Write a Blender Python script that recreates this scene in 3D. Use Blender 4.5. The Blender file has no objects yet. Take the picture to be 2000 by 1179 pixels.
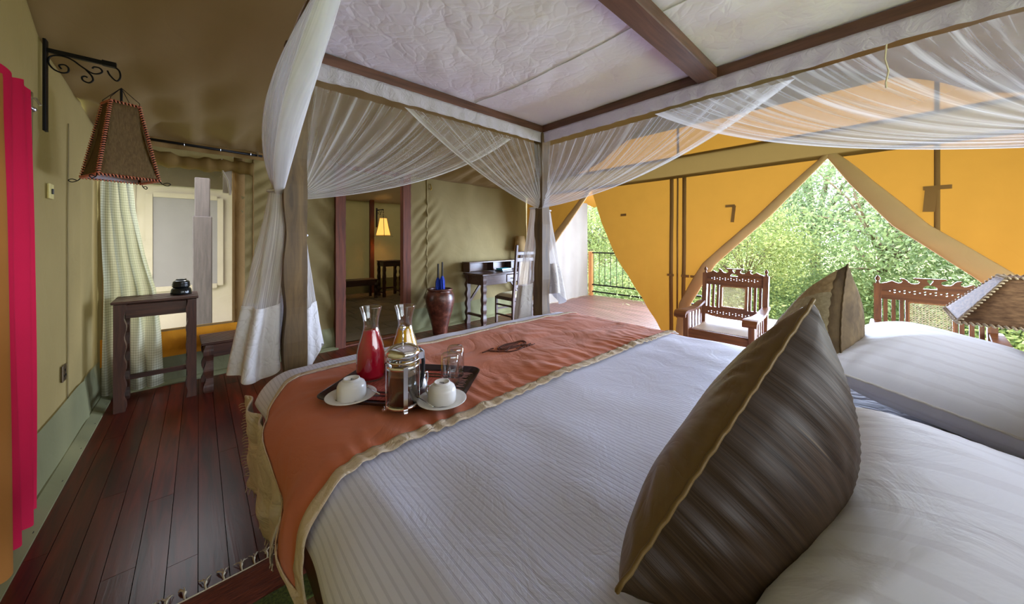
import bpy, bmesh, math, random
import numpy as np
from mathutils import Vector, Matrix, noise
PI = math.pi
random.seed(7)
SC = bpy.context.scene
COL = SC.collection
def R(d): return math.radians(d)
# ---------------------------------------------------------------- camera, sky, sun, daylight, exposure
cam = bpy.data.cameras.new('camera'); cam.lens = 12.04; cam.sensor_width = 36; cam.shift_y = -0.0593
cam.clip_start = 0.02; cam.clip_end = 200
camo = bpy.data.objects.new('camera', cam); COL.objects.link(camo)
camo.location = (0, 0, 1.33); camo.rotation_euler = (R(90), 0, R(-42.45)); SC.camera = camo
w = bpy.data.worlds.new('sky'); SC.world = w; w.use_nodes = True
nt = w.node_tree
bgn = nt.nodes['Background']; bgn.inputs[1].default_value = 5.2
bgn.inputs[0].default_value = (0.88, 0.94, 1.0, 1)
def light(name, kind, loc, rot, energy, color=(1, 1, 1), size=None, size_y=None, angle=None):
    l = bpy.data.lights.new(name, kind); l.energy = energy; l.color = color
    if kind == 'AREA':
        l.shape = 'RECTANGLE'; l.size = size; l.size_y = size_y
    if angle: l.angle = angle
    if kind == 'POINT' and size: l.shadow_soft_size = size
    o = bpy.data.objects.new(name, l); COL.objects.link(o); o.location = loc; o.rotation_euler = rot
    return o
light('sun', 'SUN', (0, 0, 10), (R(-28), R(22), 0), 1.3, (1, .96, .9), angle=R(12))
# daylight of the open veranda side, and an added fill lamp behind the bed
light('veranda_daylight', 'AREA', (7.6, .5, 1.35), (0, R(90), 0), 1350, (.60, .73, 1), 2.4, 5.4)
light('rear_fill_light', 'AREA', (1.9, -3.2, 1.15), (R(-90), 0, 0), 1200, (.60, .73, 1), 4.0, 2.0)
vs = SC.view_settings; vs.view_transform = 'Standard'; vs.look = 'None'; vs.gamma = 1; vs.exposure = 0.7
vs.use_curve_mapping = False
SC.cycles.use_denoising = True
SC.cycles.max_bounces = 10; SC.cycles.diffuse_bounces = 5; SC.cycles.glossy_bounces = 4
SC.cycles.transmission_bounces = 10; SC.cycles.transparent_max_bounces = 16
SC.cycles.sample_clamp_indirect = 6; SC.cycles.caustics_reflective = False; SC.cycles.caustics_refractive = False

# ---------------------------------------------------------------- materials
def srgb(r, g, b):
    f = lambda c: (c/255/12.92) if c/255 <= .04045 else ((c/255+.055)/1.055)**2.4
    return (f(r), f(g), f(b), 1)
def newmat(name):
    m = bpy.data.materials.new(name); m.use_nodes = True
    n = m.node_tree.nodes; l = m.node_tree.links
    return m, n, l, n['Principled BSDF'], n['Material Output']
def coords(n, l, kind, scale):
    if kind == 'Position':
        s = n.new('ShaderNodeNewGeometry').outputs['Position']
    else:
        s = n.new('ShaderNodeTexCoord').outputs[kind]
    mp = n.new('ShaderNodeMapping'); l.new(s, mp.inputs[0]); mp.inputs['Scale'].default_value = scale
    return mp.outputs[0]
def tex(n, l, vec, scale=5, detail=3, rough=.5, dist=0):
    t = n.new('ShaderNodeTexNoise'); l.new(vec, t.inputs['Vector'])
    t.inputs['Scale'].default_value = scale; t.inputs['Detail'].default_value = detail
    t.inputs['Roughness'].default_value = rough; t.inputs['Distortion'].default_value = dist
    return t.outputs['Fac']
def ramp(n, l, fac, stops):
    r = n.new('ShaderNodeValToRGB'); l.new(fac, r.inputs[0]); e = r.color_ramp.elements
    while len(e) < len(stops): e.new(.5)
    for i, (p, c) in enumerate(stops): e[i].position = p; e[i].color = c if len(c) == 4 else (*c, 1)
    return r.outputs[0]
def bump(n, l, h, strength, dist, bsdf, prev=None):
    b = n.new('ShaderNodeBump'); b.inputs['Strength'].default_value = strength; b.inputs['Distance'].default_value = dist
    l.new(h, b.inputs['Height'])
    if prev: l.new(prev, b.inputs['Normal'])
    l.new(b.outputs[0], bsdf.inputs['Normal']); return b.outputs[0]
def math_(n, l, op, a, b=None, clamp=False):
    m = n.new('ShaderNodeMath'); m.operation = op; m.use_clamp = clamp
    for i, v in enumerate((a, b)):
        if v is None: continue
        if isinstance(v, (int, float)): m.inputs[i].default_value = v
        else: l.new(v, m.inputs[i])
    return m.outputs[0]
def mixc(n, l, fac, a, b, mode='MIX'):
    m = n.new('ShaderNodeMix'); m.data_type = 'RGBA'; m.blend_type = mode
    for i, v in ((0, fac), (6, a), (7, b)):
        if isinstance(v, (int, float)): m.inputs[i].default_value = v
        elif isinstance(v, tuple): m.inputs[i].default_value = v
        else: l.new(v, m.inputs[i])
    return m.outputs[2]
def plain(name, c, rough=.6, metal=0, bumpy=0, bscale=60, var=0, spec=.5):
    m, n, l, b, o = newmat(name)
    b.inputs['Base Color'].default_value = c; b.inputs['Roughness'].default_value = rough; b.inputs['Metallic'].default_value = metal
    b.inputs['Specular IOR Level'].default_value = spec
    if bumpy or var:
        v = coords(n, l, 'Object', (1, 1, 1)); t = tex(n, l, v, bscale, 4)
        if bumpy: bump(n, l, t, bumpy, .004, b)
        if var:
            t2 = tex(n, l, v, bscale*.12, 4)
            d = tuple(x*(1-var) for x in c[:3])+(1,); u = tuple(min(1, x*(1+var)) for x in c[:3])+(1,)
            l.new(ramp(n, l, t2, [(.3, d), (.7, u)]), b.inputs['Base Color'])
    return m
def wood(name, c1, c2, axis='z', rough=.45, sc=1.0, kind='Object', rnd=0, bmp=.25):
    m, n, l, b, o = newmat(name)
    s = {'x': (3, 40, 40), 'y': (40, 3, 40), 'z': (40, 40, 3)}[axis]
    v = coords(n, l, kind, tuple(a*sc for a in s))
    if rnd:
        oi = n.new('ShaderNodeObjectInfo'); va = n.new('ShaderNodeVectorMath'); va.operation = 'ADD'
        cb = n.new('ShaderNodeCombineXYZ'); k = math_(n, l, 'MULTIPLY', oi.outputs['Random'], 50.0)
        for i in range(3): l.new(k, cb.inputs[i])
        l.new(v, va.inputs[0]); l.new(cb.outputs[0], va.inputs[1]); v = va.outputs[0]
    t = tex(n, l, v, 1, 5, .6, .6)
    col = ramp(n, l, t, [(.3, c1), (.7, c2)])
    if rnd:
        k2 = math_(n, l, 'ADD', math_(n, l, 'MULTIPLY', oi.outputs['Random'], rnd), 1-rnd*.5)
        hsv = n.new('ShaderNodeHueSaturation'); l.new(col, hsv.inputs['Color']); l.new(k2, hsv.inputs['Value']); col = hsv.outputs[0]
    l.new(col, b.inputs['Base Color']); b.inputs['Roughness'].default_value = rough
    bump(n, l, t, bmp, .002, b)
    return m
def cloth(name, c, rough=.85, trans=0.0, weave=0, crease=0, crinkle=0, cscale=6, var=.06, sheen=.0, tcol=None, stretch=(1, 1, 1), kind='Object'):
    """woven cloth: a diffuse face, an optional translucent share, crease relief"""
    m, n, l, b, o = newmat(name)
    v = coords(n, l, kind, stretch)
    t2 = tex(n, l, v, 3, 4)
    d = tuple(x*(1-var) for x in c[:3])+(1,); u = tuple(min(1, x*(1+var)) for x in c[:3])+(1,)
    l.new(ramp(n, l, t2, [(.3, d), (.7, u)]), b.inputs['Base Color'])
    b.inputs['Roughness'].default_value = rough; b.inputs['Specular IOR Level'].default_value = .25
    b.inputs['Sheen Weight'].default_value = sheen
    nrm = None
    if crease:
        rn = n.new('ShaderNodeTexNoise'); l.new(v, rn.inputs['Vector']); rn.inputs['Scale'].default_value = cscale
        rn.inputs['Detail'].default_value = 5; rn.inputs['Distortion'].default_value = 1.2
        rdg = math_(n, l, 'ABSOLUTE', math_(n, l, 'SUBTRACT', rn.outputs['Fac'], .5))
        nrm = bump(n, l, math_(n, l, 'POWER', rdg, .7), crease, .02, b)
    if crinkle:
        wn_ = n.new('ShaderNodeTexNoise'); l.new(v, wn_.inputs['Vector']); wn_.inputs['Scale'].default_value = cscale*.6; wn_.inputs['Detail'].default_value = 3
        va = n.new('ShaderNodeVectorMath'); va.operation = 'MULTIPLY_ADD'; l.new(wn_.outputs['Color'], va.inputs[0]); va.inputs[1].default_value = (.16, .16, .16); l.new(v, va.inputs[2])
        hs = None
        for k_, f_ in ((1, 1.0), (2.3, .5)):
            vo = n.new('ShaderNodeTexVoronoi'); vo.feature = 'DISTANCE_TO_EDGE'; l.new(va.outputs[0], vo.inputs['Vector']); vo.inputs['Scale'].default_value = cscale*k_
            q = math_(n, l, 'MULTIPLY', math_(n, l, 'MINIMUM', vo.outputs['Distance'], .16), f_)
            hs = q if hs is None else math_(n, l, 'ADD', hs, q)
        nrm = bump(n, l, hs, crinkle, .03, b, nrm)
    if weave:
        t = tex(n, l, v, weave, 2); nrm = bump(n, l, t, .15, .001, b, nrm)
    if trans:
        tr = n.new('ShaderNodeBsdfTranslucent'); tr.inputs[0].default_value = tcol or c
        if nrm: l.new(nrm, tr.inputs['Normal'])
        mx = n.new('ShaderNodeMixShader'); mx.inputs[0].default_value = trans
        l.new(b.outputs[0], mx.inputs[1]); l.new(tr.outputs[0], mx.inputs[2]); l.new(mx.outputs[0], o.inputs[0])
    return m
def netmat(name, base, gain, c=(.86, .85, .86, 1), freq=48.0, thr=.5):
    """fine net: see-through between the gathers, denser where folds bunch up (uv.x runs across the strands)"""
    m, n, l, b, o = newmat(name)
    uv = n.new('ShaderNodeTexCoord').outputs['UV']
    mp = n.new('ShaderNodeMapping'); l.new(uv, mp.inputs[0]); mp.inputs['Scale'].default_value = (freq, .9, 1)
    t = tex(n, l, mp.outputs[0], 1, 3, .6, .3)
    st = math_(n, l, 'MULTIPLY', math_(n, l, 'SUBTRACT', t, thr), 5.5, True)
    sp = n.new('ShaderNodeSeparateXYZ'); l.new(uv, sp.inputs[0])
    hem = math_(n, l, 'MULTIPLY', math_(n, l, 'SUBTRACT', sp.outputs[0], .93), 14, True)
    gath = math_(n, l, 'POWER', sp.outputs[1], 2.0)
    f = math_(n, l, 'ADD', base, math_(n, l, 'MULTIPLY', st, gain))
    f = math_(n, l, 'ADD', f, math_(n, l, 'MULTIPLY', gath, .35))
    f = math_(n, l, 'ADD', f, math_(n, l, 'MULTIPLY', hem, .45), True)
    f = math_(n, l, 'MINIMUM', f, .93)
    di = n.new('ShaderNodeBsdfDiffuse'); di.inputs[0].default_value = c
    tr = n.new('ShaderNodeBsdfTranslucent'); tr.inputs[0].default_value = c
    m1 = n.new('ShaderNodeMixShader'); m1.inputs[0].default_value = .45; l.new(di.outputs[0], m1.inputs[1]); l.new(tr.outputs[0], m1.inputs[2])
    tp = n.new('ShaderNodeBsdfTransparent')
    m2 = n.new('ShaderNodeMixShader'); l.new(f, m2.inputs[0]); l.new(tp.outputs[0], m2.inputs[1]); l.new(m1.outputs[0], m2.inputs[2])
    l.new(m2.outputs[0], o.inputs[0]); return m
def glassmat(name):
    m, n, l, b, o = newmat(name)
    tp = n.new('ShaderNodeBsdfTransparent'); tp.inputs[0].default_value = (.965, .975, .975, 1)
    gl = n.new('ShaderNodeBsdfGlossy'); gl.inputs[1].default_value = .02
    lw = n.new('ShaderNodeLayerWeight'); lw.inputs[0].default_value = .35
    f = math_(n, l, 'ADD', .07, math_(n, l, 'MULTIPLY', math_(n, l, 'POWER', lw.outputs['Facing'], 1.6), .85), True)
    mx = n.new('ShaderNodeMixShader'); l.new(f, mx.inputs[0]); l.new(tp.outputs[0], mx.inputs[1]); l.new(gl.outputs[0], mx.inputs[2])
    l.new(mx.outputs[0], o.inputs[0]); return m

M = {}
M['canvas'] = cloth('canvas_khaki', srgb(132, 117, 78), trans=.03, weave=500, crease=.3, cscale=2.2, tcol=srgb(190, 165, 105))
M['canvas_roof'] = cloth('canvas_roof', srgb(116, 99, 70), trans=.02, weave=500, crease=.2, cscale=1.6, tcol=srgb(150, 120, 75))
M['canvas_green'] = cloth('canvas_sage', srgb(122, 120, 86), weave=400, crease=.25, cscale=3)
M['canvas_tan'] = cloth('canvas_tan', srgb(214, 184, 134), trans=.2, weave=400, crease=.25, cscale=4)
M['canvas_band'] = cloth('canvas_band', srgb(122, 96, 50), trans=.12, weave=400)
M['canvas_yellow'] = cloth('canvas_yellow', srgb(160, 110, 40), trans=.05, weave=400, crease=.12, cscale=2.5, tcol=srgb(232, 164, 60))
M['canvas_orange'] = cloth('canvas_orange', srgb(214, 140, 30), weave=400, crease=.2, cscale=4)
M['canvas_cream'] = cloth('canvas_cream', srgb(164, 150, 130), trans=.03, weave=300, crease=.4, cscale=1.6)
M['canvas_white'] = cloth('canvas_white', srgb(124, 117, 110), trans=.04, weave=300, crease=.2, cscale=3)
M['binding'] = cloth('binding_tan', srgb(138, 108, 64), weave=400, crease=.3, cscale=5)
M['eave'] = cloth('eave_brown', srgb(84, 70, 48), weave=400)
M['strap'] = cloth('strap_brown', srgb(146, 112, 66), weave=300)
M['screen'] = cloth('insect_screen', srgb(126, 118, 114), weave=900)
M['canopy'] = cloth('canopy_white', srgb(243, 234, 255), trans=.1, crinkle=.3, cscale=7, var=.02, tcol=srgb(232, 226, 230))
M['white_cotton'] = cloth('white_cotton', srgb(226, 224, 226), trans=.2, crinkle=.6, cscale=9, var=.02)
M['cream_throw'] = cloth('cream_throw', srgb(234, 220, 202), crease=.9, cscale=8, trans=.1)
M['terracotta'] = cloth('terracotta_linen', srgb(194, 108, 72), weave=700, crease=.7, cscale=2.6, sheen=.15, stretch=(1.0, .6, 1))
M['beige_border'] = cloth('beige_border', srgb(210, 192, 168), weave=700, crease=.7, cscale=12)
M['olive'] = cloth('olive_satin', srgb(112, 90, 54), rough=.42, crease=.35, cscale=3.4, var=.1)
M['check_curtain'] = None
M['red_cloth'] = cloth('red_cloth', srgb(206, 26, 68), trans=.25, weave=300, var=.05, tcol=srgb(230, 30, 80))
M['orange_cloth'] = cloth('orange_cloth', srgb(190, 128, 62), trans=.2, weave=300)
M['seat_cream'] = cloth('seat_cream', srgb(216, 204, 170), weave=300)
M['blue_cloth'] = cloth('blue_nylon', srgb(30, 62, 176), rough=.5, crease=.6, cscale=20)
M['shade_cream'] = cloth('shade_cream', srgb(206, 178, 128), trans=.4, weave=500)
M['shade_inner'] = cloth('shade_lining', srgb(196, 186, 196), weave=300)
M['mahogany'] = wood('mahogany', srgb(44, 24, 17), srgb(84, 50, 35), 'z', .4)
M['mahogany_x'] = wood('mahogany_x', srgb(44, 24, 17), srgb(84, 50, 35), 'x', .35)
M['mahogany_y'] = wood('mahogany_y', srgb(44, 24, 17), srgb(84, 50, 35), 'y', .35)
M['teak'] = wood('reddish_teak', srgb(92, 52, 28), srgb(142, 88, 52), 'z', .4)
M['teak_x'] = wood('reddish_teak_x', srgb(92, 52, 28), srgb(142, 88, 52), 'x', .35)
M['post'] = wood('weathered_post', srgb(66, 48, 24), srgb(112, 88, 50), 'z', .6, .7)
M['rail_x'] = wood('rail_x', srgb(70, 44, 34), srgb(112, 74, 58), 'x', .4)
M['rail_y'] = wood('rail_y', srgb(70, 44, 34), srgb(112, 74, 58), 'y', .4)
M['door_post'] = wood('red_door_post', srgb(72, 32, 18), srgb(124, 62, 36), 'z', .6, .8)
M['desk_wood'] = wood('desk_wood', srgb(62, 42, 36), srgb(100, 74, 64), 'x', .35)
M['desk_wood_z'] = wood('desk_wood_z', srgb(62, 42, 36), srgb(100, 74, 64), 'z', .4)
M['pale_post'] = wood('pale_post', srgb(150, 96, 50), srgb(196, 140, 84), 'z', .6)
M['grey_pole'] = wood('grey_pole', srgb(66, 56, 54), srgb(90, 78, 74), 'z', .7)
M['iron'] = plain('black_iron', srgb(24, 22, 22), .5, .6, .2, 80)
M['chrome'] = plain('chrome', (.85, .85, .87, 1), .12, 1)
M['steel'] = plain('steel', (.7, .7, .7, 1), .3, 1)
M['china'] = plain('white_china', srgb(226, 224, 222), .18)
M['grey_print'] = plain('grey_print', srgb(96, 100, 110), .5)
M['black_gloss'] = plain('black_gloss', srgb(22, 26, 26), .15)
M['black_plastic'] = plain('black_plastic', srgb(26, 24, 26), .35)
M['tray'] = plain('tray_lacquer', srgb(44, 24, 26), .28)
M['red_juice'] = plain('red_juice', srgb(186, 10, 46), .2)
M['yellow_juice'] = plain('yellow_juice', srgb(214, 160, 14), .25)
M['coffee'] = plain('coffee', srgb(34, 14, 10), .12)
M['foam'] = plain('coffee_foam', srgb(128, 94, 62), .8, 0, .5, 300)
M['glass'] = glassmat('clear_glass')
M['embroidery'] = plain('embroidery', srgb(78, 36, 18), .7)
M['leather_lace'] = plain('leather_lace', srgb(214, 130, 96), .5)
M['sisal'] = plain('sisal_cord', srgb(200, 180, 150), .9)
M['fringe'] = plain('fringe_cream', srgb(206, 194, 168), .9)
M['brass'] = plain('brass', srgb(196, 166, 70), .3, .8)
M['stone'] = plain('slate_stone', srgb(104, 92, 74), .55, 0, .4, 8, .35)
M['grout'] = plain('grout', srgb(50, 44, 36), .9)
M['pale_stone'] = plain('pale_stone', srgb(196, 190, 180), .9, 0, .5, 12, .2)
M['dark_gap'] = plain('dark_gap', srgb(16, 9, 7), .9)
M['turquoise'] = plain('turquoise_card', srgb(58, 160, 178), .4)
M['dark_card'] = plain('dark_card', srgb(40, 44, 60), .4)
M['brass_plate'] = plain('plate_brown', srgb(90, 74, 50), .4, .5)
M['cream_plate'] = plain('cream_plate', srgb(206, 192, 120), .4)
M['bark'] = plain('bark', srgb(128, 112, 92), .9, 0, .8, 12, .3)
M['ground'] = plain('ground', srgb(150, 160, 104), .95, 0, .6, 3, .35)
M['cane'] = plain('cane', srgb(214, 190, 156), .55)
M['cane_dark'] = plain('cane_border', srgb(160, 106, 64), .55)
# polished floorboards
m = wood('floor_boards', srgb(54, 14, 8), srgb(112, 38, 20), 'y', .28, .6, 'Position', .55, .35); M['floor'] = m; m.node_tree.nodes['Principled BSDF'].inputs['Specular IOR Level'].default_value = .28
m = wood('deck_boards', srgb(76, 46, 42), srgb(104, 72, 66), 'y', .4, .6, 'Position', .3, .35); M['deck'] = m
# urn
m, n, l, b, o = newmat('glazed_urn'); v = coords(n, l, 'Object', (1, 1, 1)); t = tex(n, l, v, 14, 6, .65)
l.new(ramp(n, l, t, [(.3, srgb(46, 26, 22)), (.52, srgb(92, 50, 38)), (.72, srgb(132, 82, 66))]), b.inputs['Base Color'])
b.inputs['Roughness'].default_value = .32; bump(n, l, t, .35, .01, b); M['urn'] = m
# duvet: fine satin stripes along the bed (uv.x metres across)
def stripes(name, c, c2, per, strength=.4, crease=.35):
    m, n, l, b, o = newmat(name)
    uv = n.new('ShaderNodeTexCoord').outputs['UV']; sp = n.new('ShaderNodeSeparateXYZ'); l.new(uv, sp.inputs[0])
    s = math_(n, l, 'SINE', math_(n, l, 'MULTIPLY', sp.outputs[0], 2*PI/per))
    f = math_(n, l, 'MULTIPLY', math_(n, l, 'ADD', s, .75), 4, True)
    l.new(mixc(n, l, f, c2, c), b.inputs['Base Color']); b.inputs['Roughness'].default_value = .6
    b.inputs['Sheen Weight'].default_value = .2; b.inputs['Specular IOR Level'].default_value = .3
    n1 = bump(n, l, f, strength, .0015, b)
    t = tex(n, l, uv, 9, 5, .55, 1.0); n2 = bump(n, l, math_(n, l, 'ABSOLUTE', math_(n, l, 'SUBTRACT', t, .5)), crease, .012, b, n1)
    return m
M['duvet'] = stripes('duvet_cotton', srgb(216, 218, 241), srgb(200, 202, 227), .0145, .22)
M['pillow'] = stripes('pillow_cotton', srgb(224, 226, 242), srgb(217, 218, 234), .05, .1, .3)
# dark brown shot silk with slubs
m, n, l, b, o = newmat('brown_slub_silk'); v = coords(n, l, 'UV', (240, 9, 1)); t = tex(n, l, v, 1, 3, .6)
v2 = coords(n, l, 'UV', (70, 4.5, 1)); t3 = tex(n, l, v2, 1, 2)
sl = math_(n, l, 'MULTIPLY', math_(n, l, 'SUBTRACT', t3, .70), 14, True)
c0 = ramp(n, l, t, [(.3, srgb(36, 25, 15)), (.7, srgb(64, 47, 31))])
l.new(mixc(n, l, sl, c0, srgb(128, 106, 80)), b.inputs['Base Color']); b.inputs['Roughness'].default_value = .5
b.inputs['Specular IOR Level'].default_value = .22
b.inputs['Sheen Weight'].default_value = .0
n1 = bump(n, l, t, .25, .002, b)
t2 = tex(n, l, coords(n, l, 'UV', (16, 3.0, 1)), 1.3, 2, .4, 0); bump(n, l, t2, .36, .04, b, n1); M['silk'] = m
# checked sheer curtain
m, n, l, b, o = newmat('checked_voile'); uv = n.new('ShaderNodeTexCoord').outputs['UV']; sp = n.new('ShaderNodeSeparateXYZ'); l.new(uv, sp.inputs[0])
sx = math_(n, l, 'GREATER_THAN', math_(n, l, 'SINE', math_(n, l, 'MULTIPLY', sp.outputs[0], 2*PI/.022)), .2)
sy = math_(n, l, 'GREATER_THAN', math_(n, l, 'SINE', math_(n, l, 'MULTIPLY', sp.outputs[1], 2*PI/.022)), .2)
f = math_(n, l, 'MULTIPLY', math_(n, l, 'ADD', sx, sy), .5)
l.new(mixc(n, l, f, srgb(214, 212, 190), srgb(140, 142, 112)), b.inputs['Base Color']); b.inputs['Roughness'].default_value = .9
tr = n.new('ShaderNodeBsdfTranslucent'); tr.inputs[0].default_value = srgb(210, 208, 180); mx = n.new('ShaderNodeMixShader'); mx.inputs[0].default_value = .4
l.new(b.outputs[0], mx.inputs[1]); l.new(tr.outputs[0], mx.inputs[2]); l.new(mx.outputs[0], o.inputs[0]); M['check_curtain'] = m
# coarse woven lampshade fibres
def woven(name, ca, cb, sc=(60, 60, 60), trans=.0):
    m, n, l, b, o = newmat(name); v = coords(n, l, 'Object', sc); t = tex(n, l, v, 1, 4, .6)
    l.new(ramp(n, l, t, [(.3, ca), (.7, cb)]), b.inputs['Base Color']); b.inputs['Roughness'].default_value = .85
    bump(n, l, t, .5, .004, b)
    if trans:
        tr = n.new('ShaderNodeBsdfTranslucent'); tr.inputs[0].default_value = cb; mx = n.new('ShaderNodeMixShader'); mx.inputs[0].default_value = trans
        l.new(b.outputs[0], mx.inputs[1]); l.new(tr.outputs[0], mx.inputs[2]); l.new(mx.outputs[0], o.inputs[0])
    return m
M['hide_shade'] = woven('sacking_shade', srgb(100, 78, 44), srgb(140, 114, 70), (160, 160, 30), .25)
M['raffia'] = woven('raffia_shade', srgb(92, 64, 42), srgb(160, 122, 86), (30, 30, 120))
M['placemat'] = woven('placemat_red', srgb(150, 56, 48), srgb(206, 112, 98), (200, 30, 30))
M['patch'] = woven('grey_patch', srgb(158, 146, 116), srgb(190, 178, 146), (90, 90, 90))
M['rug_brown'] = woven('rug_rust', srgb(70, 26, 14), srgb(136, 62, 34), (20, 220, 20))
M['rug_green'] = woven('rug_green', srgb(44, 58, 16), srgb(98, 112, 42), (120, 120, 20))
M['rug_tan'] = woven('rug_tan', srgb(120, 96, 54), srgb(168, 140, 88), (120, 120, 20))
M['rug_black'] = woven('rug_black', srgb(22, 20, 18), srgb(50, 42, 34), (120, 120, 20))
M['silk_far'] = woven('far_cushion', srgb(78, 62, 42), srgb(116, 96, 66), (14, 90, 14))
M['tan_panel'] = woven('tan_panel', srgb(150, 128, 92), srgb(184, 160, 120), (90, 90, 90))
def leafmat(name, a, bb):
    m, n, l, b, o = newmat(name); v = coords(n, l, 'Position', (1, 1, 1)); t = tex(n, l, v, 7, 2); 
    col = ramp(n, l, t, [(.3, a), (.7, bb)]); l.new(col, b.inputs['Base Color']); b.inputs['Roughness'].default_value = .5
    tr = n.new('ShaderNodeBsdfTranslucent'); l.new(col, tr.inputs[0]); mx = n.new('ShaderNodeMixShader'); mx.inputs[0].default_value = .45
    l.new(b.outputs[0], mx.inputs[1]); l.new(tr.outputs[0], mx.inputs[2]); l.new(mx.outputs[0], o.inputs[0]); return m
M['leaf_a'] = leafmat('leaves_yellow_green', srgb(122, 146, 84), srgb(200, 208, 146))
M['leaf_b'] = leafmat('leaves_green', srgb(112, 140, 96), srgb(182, 200, 150))
M['leaf_c'] = leafmat('leaves_pale', srgb(134, 158, 130), srgb(196, 210, 178))
m, n, l, b, o = newmat('lamp_glow_shade'); e = n.new('ShaderNodeEmission'); e.inputs[0].default_value = srgb(255, 190, 90); e.inputs[1].default_value = .75
sc_ = woven('x', srgb(1, 1, 1), srgb(2, 2, 2)); bpy.data.materials.remove(sc_)
b.inputs['Base Color'].default_value = srgb(220, 180, 110); ad = n.new('ShaderNodeAddShader'); l.new(b.outputs[0], ad.inputs[0]); l.new(e.outputs[0], ad.inputs[1]); l.new(ad.outputs[0], o.inputs[0]); M['glow_shade'] = m
M['net'] = netmat('mosquito_net', .14, .34)
M['net_far'] = netmat('mosquito_net_far', .20, .42, freq=34, thr=.5)
M['net_dense'] = netmat('mosquito_net_bunched', .34, .5, freq=70)
M['net_valance'] = cloth('net_valance', srgb(208, 200, 208), trans=.35, crease=.5, cscale=18)
# clear window film: mostly see-through, a thin diffuse white haze in place of gloss
m, n, l, b, o = newmat('clear_film'); tp = n.new('ShaderNodeBsdfTransparent'); gl = n.new('ShaderNodeBsdfDiffuse'); gl.inputs[0].default_value = (.8, .8, .8, 1)
mx = n.new('ShaderNodeMixShader'); mx.inputs[0].default_value = .04; l.new(tp.outputs[0], mx.inputs[1]); l.new(gl.outputs[0], mx.inputs[2]); l.new(mx.outputs[0], o.inputs[0]); M['film'] = m

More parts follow.
